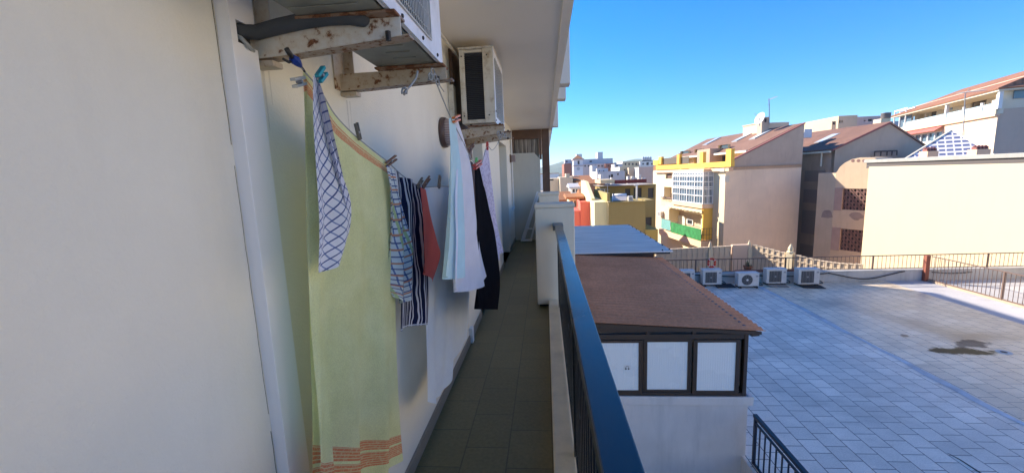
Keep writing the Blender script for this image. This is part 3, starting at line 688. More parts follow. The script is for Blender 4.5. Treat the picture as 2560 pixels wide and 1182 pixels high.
clear = mat('frosted_plastic', (.55,.55,.50), .3); clear.node_tree.nodes['Principled BSDF'].inputs['Alpha'].default_value = .75
peg((760,202),(734,208), -.60, .014, clear, 'pale frosted plastic peg on the left end of the lime towel', .004, .007)
peg((900,350),(890,308), -.59, .009, greyp, 'dark grey-green peg standing up from the terracotta band of the lime towel', .006, .005)
peg((966,412),(990,394), -.59, .010, woodp, 'brown wooden peg where the lime towel meets the multicolour checked cloth', .004)
peg((1044,468),(1056,448), -.59, .010, greyp, 'dark wooden peg at the right shoulder of the striped top', .004)
peg((1056,470),(1074,444), -.585, .010, woodp, 'leaning brown peg at the top of the coral cloth', .004)
peg((1097,470),(1100,440), -.59, .012, greyp, 'grey wooden peg standing on the edge of the white sheet', .006)
peg((1134,300),(1148,294), -.365, .014, orange, 'bright orange peg on top of the pale aqua cloth', .004, .008)
peg((1186,418),(1202,406), -.375, .018, redp, 'red peg at the waist of the black trousers', .004, .010)
peg((1190,412),(1192,398), -.385, .014, greenp, 'small green peg beside the red one', .004, .008)
peg((1218,372),(1219,358), -.37, .014, redp, 'orange-red peg at the top of the lavender cloth', .004, .010)
peg((1172,378),(1184,362), -.52, .014, woodp, 'tan wooden peg above the taupe cloth', .006, .008)

# ================================================================== terrace and cabin
TZ = -3.0
gm = stucco('street_ground', (.42,.36,.29), .1, .05, .1)
g = MB(); g.quadp([(-3000,-500,-12.3),(3000,-500,-12.3),(3000,5000,-12.3),(-3000,5000,-12.3)]); tag(g.build('ground', gm), kind='structure')
# stains, puddles and a painted warm glow on the tiles
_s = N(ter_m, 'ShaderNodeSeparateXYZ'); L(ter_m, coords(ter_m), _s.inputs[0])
wall_glow = math_(ter_m, 'GREATER_THAN', _s.outputs[0], 8.06)
_st = noise(ter_m, coords(ter_m, scale=(.5,1.3,1)), .9, 8, .7); tc_ = mix(ter_m, ramp(ter_m, _st, [(.52, (0,0,0)), (.66, (.45,.45,.45))]), tc_, (.42,.37,.31))
_s2 = noise(ter_m, coords(ter_m), 7, 6, .75); tc_ = mix(ter_m, ramp(ter_m, _s2, [(.60, (0,0,0)), (.68, (.35,.35,.35))]), tc_, (.36,.33,.29))
c = mix(ter_m, wall_glow, tc_, mix(ter_m, 1.0, tc_, (1.10,.99,.84), 'MULTIPLY'))  # right field warmed: the sunlit wall's reflection painted into the tile colour
for args in ((10.3,11.6,.8,1.9,.35,.9,.5),(11.0,10.9,1.3,.5,.1,.7,.5),(9.3,13.6,1.2,.8,0,1,.6)):
    c = mix(ter_m, math_(ter_m, 'MULTIPLY', spot(ter_m, *args), .55), c, (.13,.11,.09))
wet1 = spot(ter_m, 9.75, 10.05, .66, .26, -.12, .3, .9, 3.2); c = mix(ter_m, wet1, c, (.035,.042,.022))
wet2 = spot(ter_m, 10.35, 10.45, .55, .24, .35, .3, .9, 3.4); c = mix(ter_m, math_(ter_m, 'MULTIPLY', wet2, .8), c, (.06,.05,.05))
wm = math_(ter_m, 'MAXIMUM', wet1, wet2); inv = math_(ter_m, 'SUBTRACT', 1.0, math_(ter_m, 'MULTIPLY', wm, .92)); L(ter_m, math_(ter_m, 'MULTIPLY', inv, .5), bsdf(ter_m).inputs['Specular IOR Level'])
chip = spot(ter_m, 9.28, 11.0, .12, .10, .3, .2, .9, 9); c = mix(ter_m, chip, c, (.05,.05,.05))
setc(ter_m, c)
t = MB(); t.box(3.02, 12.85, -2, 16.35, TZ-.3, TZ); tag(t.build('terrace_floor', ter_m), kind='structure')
memb = stucco('grey_membrane', (.50,.50,.52), .1, 1.2, .15, .3, 30, .6)
t = MB(); t.box(12.853, 14.25, -2, 16.35, TZ-.3, TZ-.012); tag(t.build('gutter_floor', memb), kind='structure')
t = MB(); t.box(14.45, 17.98, -2, 16.35, TZ-.3, TZ-.012); tag(t.build('neighbour_terrace_floor', memb), kind='structure')
strip_m = stucco('blue_membrane', (.50,.56,.62), .3, 2.5, .1, .4, 40, .5, dcol=(.4,.42,.42))
t = MB(); 
for i in range(60):
    y0 = -1.6+i*.29; wv_ = lambda y: .055+.02*sin(y*1.7)+.012*sin(y*5.1)
    t.quadp([(8.06-wv_(y0)*1.6,y0,TZ+.004),(8.06+wv_(y0+3),y0,TZ+.004),(8.06+wv_(y0+3.29),y0+.29,TZ+.004),(8.06-wv_(y0+.29)*1.6,y0+.29,TZ+.004)])
tag(t.build('blue_sealing_stripe', strip_m), kind='structure')
t = MB(); t.lathe([(.0,0),(.14,0),(.14,.004)], (10.62, 9.98, TZ+.001), 24); o = t.build('drain_patch', stucco('drain_patch', (.66,.63,.58), .1, 4, .1))
dr = empty('floor_drain', (10.62,9.98,TZ), 'round pale patch with a dark drain beside the green puddle on the tiled terrace', 'drain')
o.parent = dr; o.data.transform(Matrix.Translation((-10.62,-9.98,-TZ)))
t = MB(); t.lathe([(.0,.0),(.06,0),(.06,.002)], (10.62, 9.98, TZ+.0055), 16); t.build('grate', dark_m, dr)
# crack lines in the tiles
t = MB(); t.tube([tuple(at(px,py,Z=TZ+.001)) for px,py in ((2368,1131),(2400,1148),(2440,1174),(2480,1200))], [.003,.010,.012,.01], 4); tag(t.build('tile_crack', dark_m), kind='structure')
# terrace parapet at the far side, its cable, terracotta ledge and pot
par_m = stucco('parapet_white', (.55,.54,.52), .08, 1.4, .2, .45, 40)
b = MB(); b.box(3.5, 18.0, 16.36, 16.56, TZ-.3, -2.62); b.box(3.45, 18.0, 16.33, 16.6, -2.619, -2.575)
tag(b.build('terrace_parapet', par_m, bevel=.01), 'low white parapet wall closing the far side of the tiled terrace', 'wall')
b = MB(); b.box(7.4, 9.7, 16.38, 16.55, -2.572, -2.50); tag(b.build('terracotta_ledge', stucco('terracotta', (.34,.13,.08), .12, 4, .2), bevel=.01), 'terracotta tile ledge on the parapet under the flower pot', 'ledge')
cb = [tuple(at(px,py,Y=16.28)) for px,py in ((2070,682),(2095,687),(2130,694),(2160,697),(2190,694),(2225,686),(2250,680),(2262,678))]
b = MB(); b.tube([crv([Vector(p) for p in cb], i/40) for i in range(41)], .022, 8); tag(b.build('black_cable', black_plastic, smooth=True), 'thick black cable sagging in a curve along the white parapet', 'cable')
cb = [tuple(at(px,py,Y=16.28)) for px,py in ((2330,680),(2380,683),(2430,680))]
b = MB(); b.tube([crv([Vector(p) for p in cb], i/20) for i in range(21)], .018, 8); tag(b.build('black_cable', black_plastic, smooth=True), 'short dark cable along the parapet beyond the rust-red post', 'cable')
cb = [tuple(at(px,py,Y=16.28)) for px,py in ((1640,684),(1760,688),(1840,691),(1905,689),(1990,690),(2068,683))]
b = MB(); b.tube([crv([Vector(p) for p in cb], i/60) for i in range(61)], .02, 8); tag(b.build('black_cable', black_plastic, smooth=True), 'black cable running behind the row of terrace air conditioners', 'cable')

rust_red = mat('rust_red_paint', (.28,.09,.055), .7); rail_br = mat('brown_rail_paint', (.16,.105,.085), .6)
def terrace_rail(P, Q, zt, zb, label, n, posts, rr=.009):
    P, Q = Vector(P), Vector(Q); t = empty('terrace_railing', P, label, 'railing', 'railings round the tiled terrace')
    z_ = lambda p, z: Vector((p.x, p.y, z))
    b = MB(); b.tube([z_(P,zt), z_(Q,zt)], .019, 6); b.tube([z_(P,zb), z_(Q,zb)], .014, 6); b.build('rail', rail_br, t)
    b = MB()
    for i in range(1, n):
        p = P.lerp(Q, i/n); b.tube([z_(p,zb), z_(p,zt)], rr, 5)
    b.build('balusters', rail_br, t); t.children[-1]['kind'] = 'stuff' if n > 100 else 'thing'
    for f in posts:
        p = P.lerp(Q, f); b = MB(); b.box(p.x-.02, p.x+.02, p.y-.02, p.y+.02, TZ+.4 if p.y > 16 else TZ, zt); b.build('post', rail_br, t)
    return t
terrace_rail((3.5,16.5,0), (18,16.5,0), -2.05, -2.55, 'long brown railing on the far parapet of the tiled terrace', 98, (0,.165,.40,.62,.9))
terrace_rail((14.32,16.2,0), (14.32,8,0), -2.05, -2.93, 'brown railing running towards us along the right side of the tiled terrace', 62, (.3,.62,.9))
b = MB(); b.box(14.16, 14.30, 16.21, 16.33, TZ-.01, -2.02); tag(b.build('corner_post', rust_red, bevel=.006), 'rust-red post where the two terrace railings meet', 'post')
b = MB(); b.box(14.26, 14.44, -2, 16.35, TZ-.3, TZ+.05); tag(b.build('divider_kerb', stucco('kerb_tan', (.46,.36,.27), .1, 3, .2, .3, 40)), 'low tan kerb under the right-hand terrace railing', 'kerb')

# life ring on the rail, potted plant
lr = empty('life_ring', at(1779,657,Y=16.42), 'orange-red ring with pale bands hanging on the far terrace railing', 'life ring')
c0 = at(1779, 657, Y=16.42)
for k in range(8):
    b = MB(); a0, a1 = k*pi/4, (k+1)*pi/4-(.12 if k % 2 else 0)
    b.tube([c0+Vector((.13*cos(a0+(a1-a0)*j/6), 0, .165*sin(a0+(a1-a0)*j/6))) for j in range(7)], .042, 8)
    b.build('band' if k % 2 else 'ring', mat('ring_red', (.62,.06,.03), .5) if not k else bpy.data.materials['ring_red'], lr, smooth=True)
b = MB()
for k in range(4):
    a = k*pi/2+pi/4*.9; p = c0+Vector((.13*cos(a),0,.165*sin(a))); b.tube([p+Vector((-.03*sin(a)*0,-.0,0))-Vector((sin(a)*-.012,0,cos(a)*.012)), p+Vector((sin(a)*-.012,0,cos(a)*.012))], .046, 8)
b.build('tape', white_m, lr)
pot = empty('potted_plant', (9.05,16.8,-2.55), 'terracotta pot with a small green plant behind the terrace railing', 'potted plant')
pc_ = at(1869, 678, Y=16.75)
b = MB(); b.lathe([(.10,0),(.15,.17),(.17,.18),(.17,.22),(.15,.22),(.14,.19)], (pc_.x, 16.75, pc_.z), 16); b.build('pot', stucco('pot_clay', (.40,.15,.08), .1, 8, .1), pot, smooth=True)
b = MB(); b.box(pc_.x-.2, pc_.x+.2, 16.6, 16.95, -3.4, pc_.z-.001); b.build('stand', conc_m, pot)
leaf = mat('leaf_green', (.06,.10,.04), .6)
b = MB()
for k in range(140):
    a, r, h = random.uniform(0,6.28), random.uniform(0,.17), random.uniform(.2,.42)
    p = Vector((pc_.x+r*cos(a), 16.75+r*sin(a), pc_.z+h*(1-.5*r/.17))); d = Vector((random.gauss(0,1),random.gauss(0,1),random.gauss(.6,.7))).normalized()*.05; e = d.cross(Vector((random.random(),random.random(),random.random()))).normalized()*.014
    b.quadp([p, p+d*.5+e, p+d, p+d*.5-e])
b.build('foliage', leaf, pot)

# split air conditioner units on the terrace
unit_w = mat('unit_white', (.66,.66,.64), .45)
_v = coords(unit_w); setc(unit_w, ramp(unit_w, noise(unit_w, _v, 4, 5, .6), [(.3, (.58,.57,.54)), (.7, (.70,.70,.69))]))
fan_dark = mat('fan_dark', (.05,.055,.06), .5)
def ac_unit(px0, px1, pyt, pyb, label, kind, Y=None, depth=.30):
    p0, p1 = at(px0, pyb, Z=TZ+.06), at(px1, pyb, Z=TZ+.06)
    Yf = Y or (p0.y+p1.y)/2; x0, x1 = at(px0, pyb, Y=Yf).x, at(px1, pyb, Y=Yf).x; z0 = TZ+.07; z1 = at(px0, pyt, Y=Yf).z
    t = empty('terrace_air_conditioner', ((x0+x1)/2, Yf+depth/2, TZ), label, 'air conditioner', 'air conditioners lined up along the terrace parapet')
    b = MB(); b.box(x0, x1, Yf, Yf+depth, z0, z1); b.build('casing', unit_w, t, bevel=.012)
    b = MB(); b.box(x0-.01, x1+.01, Yf-.01, Yf+depth+.01, z1-.001, z1+.018); b.build('lid', unit_w, t, bevel=.006)
    W, H = x1-x0, z1-z0; cx, cz = x0+W*.43, (z0+z1)/2
    r = min(W*.30, H*.40)
    if kind == 'round':
        b = MB(); b.lathe([(r,0),(r,.008),(r*.98,.012),(0.01,.012)], (cx, Yf, cz), 28, Vector((0,-1,0)), Vector((1,0,0))); b.build('fan_opening', fan_dark, t)
        b = MB(); b.lathe([(r*.2,.0),(r*.2,.012),(r*.15,.016)], (cx, Yf-.012, cz), 12, Vector((0,-1,0)), Vector((1,0,0))); b.build('hub', white_m, t)
    else:
        b = MB(); b.box(cx-r, cx+r, Yf-.006, Yf-.0005, cz-r, cz+r); b.build('fan_opening', fan_dark, t)
        b = MB(); b.lathe([(r*.16,.0),(r*.16,.006)], (cx, Yf-.0065, cz), 12, Vector((0,-1,0)), Vector((1,0,0))); b.build('hub', grey_alu, t)
    b = MB()
    if kind == 'round':
        for f in (.3,.5,.7,.9): b.tube([(cx+r*f*cos(a*pi/14), Yf-.018, cz+r*f*sin(a*pi/14)) for a in range(29)], .003, 4, caps=False)
        for k in range(10): a = k*pi/5; b.tube([(cx+r*.2*cos(a), Yf-.018, cz+r*.2*sin(a)), (cx+r*cos(a), Yf-.015, cz+r*sin(a))], .003, 4)
    else:
        for k in range(15): z = cz-r+r*2*(k+.5)/15; b.tube([(cx-r, Yf-.012, z), (cx+r, Yf-.012, z)], .003, 4)
        for k in range(4): x = cx-r+r*2*(k+.5)/4; b.tube([(x, Yf-.014, cz-r), (x, Yf-.014, cz+r)], .003, 4)
    b.build('grille', grey_alu, t)
    b = MB(); b.box(x1-.12, x1-.03, Yf-.003, Yf-.0002, z1-.14, z1-.08); b.build('badge', grey_alu, t)
    b = MB(); b.box(x0+.05, x0+.11, Yf-.05, Yf+depth+.05, TZ+.003, z0-.001); b.build('foot', black_plastic, t); b = MB(); b.box(x1-.11, x1-.05, Yf-.05, Yf+depth+.05, TZ+.003, z0-.001); b.build('foot', black_plastic, t)
    b = MB(); P = [Vector((x1-.03,Yf+.2,z0+.12)), Vector((x1+.12,Yf+.1,z0+.08)), Vector((x1+.22,Yf+.2,TZ+.04)), Vector((x1+.1,Yf+.55,TZ+.03))]; b.tube([crv(P, i/14) for i in range(15)], .018, 6); b.build('hose', hose_m, t, smooth=True)
    return t
ac_unit(1694, 1737, 678, 700, 'white terrace air conditioner half hidden by the brown corrugated roof', 'square', Y=16.0, depth=.28)
ac_unit(1757, 1804, 676, 712, 'white terrace air conditioner with square grille below the red life ring', 'square')
ac_unit(1845, 1897, 684, 716, 'white terrace air conditioner with a round fan and bright hub', 'round')
ac_unit(1916, 1966, 674, 709, 'white terrace air conditioner with square grille just right of the round-fan one', 'square')
ac_unit(1995, 2048, 674, 711, 'white terrace air conditioner nearest the sagging black cable', 'square')
for k, (px, py, lab, ws) in enumerate(((1812,716,'dark wooden pallet boards lying beside the air conditioner under the life ring',(.34,.16)),(1945,716,'scraps of grey cardboard on the tiles by the square-grille unit next to the round-fan one',(.32,.10)),(2030,718,'dark mat under the rightmost terrace air conditioner',(.36,.12)))):
    p = at(px, py, Z=TZ); b = MB()
    for j in range(4):
        M = Matrix.Translation((p.x, p.y+ws[1]*(j-1.5)*.7, TZ+.006+.006*j)) @ Matrix.Rotation(.05*j-.1*k, 4, 'Z'); b.box(-ws[0], ws[0], -ws[1]*.3, ws[1]*.3, 0, .02, M)
    tag(b.build(('pallet','cardboard_scraps','rubber_mat')[k], (dark_m, conc_m, black_plastic)[k]), lab, ('pallet','cardboard','mat')[k])

# patio below and the brown glazed cabin
b = MB(); b.box(.13, 3.0, -6, 6.2, -6.3, -6.0); tag(b.build('patio_floor', conc_m), kind='structure')
tw_m = stucco('patio_render', (.68,.66,.66), .08, 1.5, .4, .35, 60, dcol=(.38,.39,.40))
b = MB(); b.box(3.001, 3.019, -2, 6.2, -12, TZ-.001); tag(b.build('terrace_side_wall', tw_m), 'white wall dropping from the terrace edge into the patio', 'wall')
cab = empty('glazed_cabin', (1.6, 8.8, -6), 'brown aluminium glazed cabin with a corrugated brown roof standing beside our balcony', 'cabin')
b = MB(); b.box(.13, 3.06, 6.2, 11.4, -6, -2.0); b.build('base_wall', tw_m, cab, bevel=.006)
b = MB(); b.box(.125, 3.13, 6.17, 6.2, -2.13, -1.985); b.box(3.061, 3.13, 6.2, 11.4, -2.13, -1.985); b.build('ledge', tw_m, cab, bevel=.008)
zt, zb_ = -.86, -1.984
YF = 6.2
def cx(px, py=900): return at(px, py, Y=YF).x
def czz(px, py): return at(px, py, Y=YF).z
mull = [(cx(1488),cx(1498)),(cx(1616,830),cx(1626,830)),(cx(1731,830),cx(1741,830))]
zA, zB, zC = czz(1700,837), czz(1700,812), czz(1700,848)   # transom bar top / top of small lights
b = MB()
x_l, x_r = .14, 3.02
b.box(x_l, x_r, YF, YF+.06, czz(1700,848), czz(1700,835))          # transom bar
b.box(x_l, x_r, YF, YF+.06, -2.0+.02, czz(1700,982))               # bottom rail
b.box(x_r-.055, x_r, YF-.012, YF+.06, -1.98, -.87)                 # corner post
b.box(x_l, x_r-.06, YF, YF+.06, -.93, -.86)
for px in (1621, 1736): 
    X_ = cx(px, 830); b.box(X_-.028, X_+.028, YF+.001, YF+.058, czz(1700,835), -.93)
b.build('frame', brown_alu, cab, bevel=.004)
pan_m = mat('frosted_white_panel', (.84,.90,.93), .25); _v = coords(pan_m, scale=(26,1,1)); bump(pan_m, noise(pan_m, _v, 3, 3), .35, .01)
_w = N(pan_m, 'ShaderNodeTexWave'); _w.inputs['Scale'].default_value = 9; _w.inputs['Distortion'].default_value = 1.5; _w.inputs['Detail'].default_value = 2; L(pan_m, coords(pan_m), _w.inputs[0]); bump(pan_m, _w.outputs['Fac'], .25, .01)
L(pan_m, ramp(pan_m, noise(pan_m, coords(pan_m), 1.7, 3), [(.3, (.18,)*3), (.7, (.42,)*3)]), bsdf(pan_m).inputs['Roughness'])
sash = [(1490, 1607), (1609, 1731), (1733, 1850)]
for k, (pa, pb) in enumerate(sash):
    xa, xb = cx(pa), cx(pb); za, zb2 = czz(1700,985), czz(1700,849); yo = YF-.004 if k % 2 == 0 else YF+.022
    w = .062; o = MB()
    o.box(xa, xb, yo, yo+.03, zb2-.045, zb2-.003); o.box(xa, xb, yo, yo+.03, za+.003, za+.062); o.box(xa, xa+w, yo, yo+.03, za+.062, zb2-.045); o.box(xb-w, xb, yo, yo+.03, za+.062, zb2-.045)
    wn = o.build('window', brown_alu, cab, bevel=.003)
    o = MB(); o.box(xa+w, xb-w, yo+.014, yo+.02, za+.062, zb2-.045); o.build('pane', pan_m, wn)
for pa, pb in ((1502, 1612), (1630, 1730), (1745, 1846)):
    xa, xb = cx(pa,830), cx(pb,830); o = MB(); o.box(xa-.02, xb+.02, YF+.03, YF+.04, czz(1700,835)-.003, -.925); o.build('transom_light', glass_d, cab)
    o = MB(); o.box(xa, xb, YF+.05, YF+.06, czz(1700,834), czz(1700,831)); o.build('inner_rail', white_m, cab)
# corner return side (facing the terrace)
o = MB(); o.box(2.985, 3.018, YF+.061, 11.4, -1.98, -1.9); o.box(2.985, 3.018, YF+.061, 11.4, -1.02, -.87)
for k in range(6): o.box(2.984, 3.02, YF+.061+k*1.04, YF+.13+k*1.04, -1.9, -1.02)
o.build('side_frame', brown_alu, cab)
o = MB(); o.box(2.99, 3.0, YF+.13, 11.35, -1.9, -1.02); o.build('side_pane', pan_m, cab)
# small sticker-like double socket seen on the first panel
o = MB(); sp = at(1569, 918, Y=YF-.0); o.box(sp.x-.05, sp.x+.05, YF+.002, YF+.009, sp.z-.035, sp.z+.035); so = o.build('socket', white_m, cab, bevel=.003)
o = MB(); o.box(sp.x-.04, sp.x-.016, YF-.001, YF+.0015, sp.z-.034, sp.z-.012); o.box(sp.x+.004, sp.x+.026, YF-.001, YF+.0015, sp.z-.034, sp.z-.012)
o.tube([(sp.x-.03,YF,sp.z-.008),(sp.x-.02,YF,sp.z+.02),(sp.x+.012,YF,sp.z+.02),(sp.x+.02,YF,sp.z-.008)], .003, 4); o.build('outlet', dark_m, so)
# corrugated roof
def roof_z(x): return -.70 - .0615*(x-.2)
brown_roof = mat('brown_corrugated', (.135,.062,.042), .85, spec=.12)
_v = coords(brown_roof); n1 = noise(brown_roof, _v, 1.1, 7, .65); n2 = noise(brown_roof, _v, 25, 4, .6)
cc = ramp(brown_roof, n1, [(.3, (.50,.235,.125)), (.7, (.66,.32,.18))]); cc = mix(brown_roof, .4, cc, ramp(brown_roof, n2, [(.35,(.7,.7,.7)),(.65,(1.3,1.3,1.3))]), 'MULTIPLY')
sct = noise(brown_roof, coords(brown_roof, scale=(.6,2.5,1)), 3.0, 6, .7); cc = mix(brown_roof, ramp(brown_roof, sct, [(.66,(0,0,0)),(.74,(.5,.5,.5))]), cc, (.50,.38,.32)); setc(brown_roof, cc)
b = MB(); ny = 600; y0, y1 = 6.08, 11.5; x0, x1 = .14, 3.21
for j in range(ny+1):
    y = y0+(y1-y0)*j/ny; h = .011*cos((y-y0)/.15*2*pi)
    for x in (x0, .9, 1.7, 2.5, x1): b.v.append(Vector((x, y, roof_z(x)+h)))
for j in range(ny):
    for i in range(4): a = j*5+i; b.f.append([a, a+1, a+6, a+5])
b.build('roof', brown_roof, cab, smooth=True, solid=.006)
b = MB(); b.prism([(.14,6.10,roof_z(.14)-.09),(3.16,6.10,roof_z(3.16)-.06),(3.16,6.10,roof_z(3.16)-.016),(.14,6.10,roof_z(.14)-.016)], (0,.02,0))
b.prism([(3.03,6.12,-.98),(3.14,6.12,-.97),(3.14,6.12,-.93),(3.03,6.12,-.93)], (0,5.3,0)); b.build('eave_board', brown_alu, cab)
b = MB(); b.prism([(.14,6.205,-.93),(2.99,6.205,-.93),(2.99,6.205,roof_z(3)-.03),(.14,6.205,roof_z(.14)-.03)], (0,.05,0)); b.build('gable_board', brown_alu, cab)
b = MB(); b.box(.14, 2.95, 11.3, 11.4, -2, -.9); b.build('back_wall', tw_m, cab)

# second volume with a grey metal roof
an = empty('metal_roofed_annex', (1.7, 14.5, -6), 'low annex with a flat blue-grey metal roof behind the brown corrugated roof', 'annex')
zr = -.675
grey_roof = mat('grey_metal_roof', (.30,.33,.37), .6, 0, spec=.3)
_v = coords(grey_roof, scale=(.35,2.2,1)); n1 = noise(grey_roof, _v, 2.4, 7, .65); setc(grey_roof, ramp(grey_roof, n1, [(.3,(.52,.50,.46)),(.72,(.80,.78,.73))])); bump(grey_roof, n1, .3, .02)
L(grey_roof, ramp(grey_roof, n1, [(.3, (.5,)*3), (.7, (.7,)*3)]), bsdf(grey_roof).inputs['Roughness']); bsdf(grey_roof).inputs['Specular IOR Level'].default_value = .1
b = MB(); b.box(.14, 3.46, 11.42, 17.4, zr-.03, zr); b.build('roof', grey_roof, an)
b = MB()
for k in range(9): b.lathe([(.02,0),(.02,.03),(.01,.035)], (3.42, 11.6+k*.7, zr), 8)
b.lathe([(.02,0),(.02,.03),(.01,.035)], (3.2, 11.5, zr), 8); b.build('fixing', dark_m, an)
b = MB(); b.box(.14, 3.46, 11.40, 11.418, zr-.028, zr+.003); b.build('edge_trim', whitealu_m, an)
pur = stucco('plum_fascia', (.10,.075,.075), .1, 3, .1)
b = MB(); b.box(.14, 3.40, 11.46, 11.52, zr-.09, zr-.032); b.box(3.34, 3.40, 11.52, 17.3, zr-.09, zr-.032); b.build('fascia', mat('dark_navy_fascia', (.03,.03,.045), .5), an)
b = MB(); b.box(.14, 2.98, 11.56, 17.2, -6, zr-.034); b.build('wall', pur, an)
b = MB(); p = at(1652,646,Y=11.6); b.box(2.99, 3.09, 11.50, 11.62, p.z-.05, p.z+.06); b.build('junction_box', white_m, an, bevel=.004)

# black railing at the edge of the patio below
bb = empty('patio_railing', (3.1, 5, -6), 'black metal railing with square bars beside the white wall under the glazed cabin', 'railing')
blk = mat('black_gloss_paint', (.010,.014,.03), .3)
b = MB(); b.box(3.065, 3.125, 2.2, 6.05, -2.235, -2.185); b.box(3.08, 3.11, 2.2, 6.05, -2.33, -2.30); b.box(3.08, 3.11, 2.2, 6.05, -3.0, -2.97); b.build('rail', blk, bb, bevel=.004)
for y in (6.02, 4.4, 2.8):
    b = MB(); b.box(3.075, 3.115, y-.02, y+.02, -3.0 if y < 6 else -3.9, -2.236); b.build('post', blk, bb)
for k in range(26):
    y = 5.88-k*.145; b = MB(); b.box(3.087, 3.103, y-.009, y+.009, -2.969, -2.331); b.build('baluster', blk, bb)

# ================================================================== the buildings across the terrace
class Frame:
    """a wall plane: u runs left to right as one looks at it, local y runs into the wall"""
    def __init__(s, P, deg):
        a = R_(deg); s.P = Vector((P[0], P[1], 0)); s.u = Vector((cos(a), sin(a), 0)); s.i = Vector((-sin(a), cos(a), 0))
        s.M = Matrix((s.u, s.i, Vector((0,0,1)))).transposed().to_4x4(); s.M.translation = s.P
    def loc(s, px, py, off=0):
        p = hit(px, py, s.P - s.i*off, s.i) - s.P; return p.dot(s.u), p.z
    def a(s, px, py, off=0): return s.loc(px, py, off)[0]
    def z(s, px, py, off=0): return s.loc(px, py, off)[1]
    def w(s, a, y, z): return s.P + s.u*a + s.i*y + Vector((0,0,z))
def pbox(F, mb, px0, px1, pyt, pyb, off, th, ref=None):
    """box whose front face (offset off out of the wall) covers the given pixels at its right edge"""
    r = px1 if ref is None else ref
    a0, a1 = F.a(px0, (pyt+pyb)/2, off), F.a(px1, (pyt+pyb)/2, off)
    mb.box(a0, a1, -off, -off+th, F.z(r, pyb, off), F.z(r, pyt, off), F.M); return a0, a1
def holes_wall(F, mb, a0, a1, z0, z1, holes, d=.2):
    wall_holes(mb, F.w(0,0,z0), F.u, -F.i, a0, a1, z0, z1, holes, d)

cream_f = stucco('cream_facade', (.72,.62,.43), .04, .8, .2, .12, 20, .85, .01)
white_f = stucco('white_facade', (.72,.68,.56), .04, .8, .2, .12, 20, .85, .01)
pink_wall = stucco('pinkish_party_wall', (.88,.72,.53), .10, .35, .3, .35, 12, .9, .01, dcol=(.66,.52,.40))
grey_wall = stucco('weathered_grey_render', (.50,.40,.31), .12, .45, .3, .5, 10, .9, .01, dcol=(.38,.30,.25))
yellow_f = stucco('ochre_yellow_paint', (.85,.52,.10), .05, 1, .1, .1, 20)
peach_f = stucco('peach_trim', (.80,.56,.38), .05, 1, .1, .15, 20)
def roof_tiles(name, c1, c2, ang, period=.22, course=.42):
    mt = mat(name, c1, .85); v = coords(mt, rot=(0,0,R_(-ang)))
    wv = N(mt, 'ShaderNodeTexWave'); wv.bands_direction = 'X'; wv.inputs['Scale'].default_value = .314/period*1.0; L(mt, v, wv.inputs[0])
    wy = N(mt, 'ShaderNodeTexWave'); wy.bands_direction = 'Y'; wy.wave_profile = 'SAW'; wy.inputs['Scale'].default_value = .314/course; L(mt, v, wy.inputs[0])
    n1 = noise(mt, coords(mt), 5, 6, .7); n2 = noise(mt, coords(mt), .7, 4, .6)
    c = mix(mt, n1, c1, c2); c = mix(mt, .5, c, ramp(mt, n2, [(.3,(.65,.62,.6)),(.7,(1.25,1.2,1.15))]), 'MULTIPLY')
    c = mix(mt, .55, c, ramp(mt, wv.outputs['Fac'], [(.0,(.45,.42,.42)),(.6,(1.15,1.15,1.15))]), 'MULTIPLY')
    setc(mt, c); bump(mt, math_(mt, 'ADD', wv.outputs['Fac'], math_(mt, 'MULTIPLY', wy.outputs['Fac'], .4)), .8, .05); return mt
# (the wave's bands cross local x: ribs run up the slope)
tileA = roof_tiles('red_brown_roof_tiles', (.22,.115,.085), (.29,.175,.13), 98)
tileB = roof_tiles('brown_roof_tiles', (.20,.10,.075), (.28,.17,.13), 98)
tileF = roof_tiles('orange_roof_tiles', (.32,.14,.08), (.38,.19,.12), 70)
verge = mat('verge_tiles', (.26,.10,.09), .8)
cloud_glass = mat('window_glass', (.05,.06,.07), .08, spec=.8)
shutter_w = mat('white_shutter', (.75,.74,.70), .6)

# ---- A: the yellow-trimmed building with the blank gable
A = empty('yellow_trimmed_building', (14.03, 33.5, -12), 'apartment building with ochre yellow roof terrace, white bay window and blank pinkish gable wall', 'building')
FA = Frame((14.03, 33.5), -82); GA = Frame((14.03, 33.5), 8)
Lf = -FA.a(1632, 500); gR = GA.a(2005, 400)
zc = GA.z(1815, 405); zr_ = GA.z(2006, 309); zmid = GA.z(1900, 423)
zb = -12
b = MB(); b.quadp([GA.w(0,0,zb), GA.w(gR,0,zb), GA.w(gR,0,zmid), GA.w(0,0,zmid)]); b.quadp([GA.w(gR,0,zb), GA.w(gR,Lf,zb), GA.w(gR,Lf,zr_), GA.w(gR,0,zr_)]); b.quadp([GA.w(gR,Lf,zb), GA.w(0,Lf,zb), GA.w(0,Lf,zc), GA.w(gR,Lf,zr_)]); b.build('gable_wall', pink_wall, A)
g1, z1_ = GA.loc(1828, 401)
b = MB(); b.prism([GA.w(0,-.025,zmid+.002), GA.w(gR,-.025,zmid+.002), GA.w(gR,-.025,zr_), GA.w(g1,-.025,z1_), GA.w(0,-.025,z1_-.1)], GA.i*.24); b.build('gable_top', grey_wall, A)
b = MB(); b.prism([GA.w(g1-.1,-.07,z1_-.12), GA.w(gR+.05,-.07,zr_-.02), GA.w(gR+.05,-.07,zr_+.07), GA.w(g1-.1,-.07,z1_-.02)], GA.i*.28); b.build('verge', verge, A)
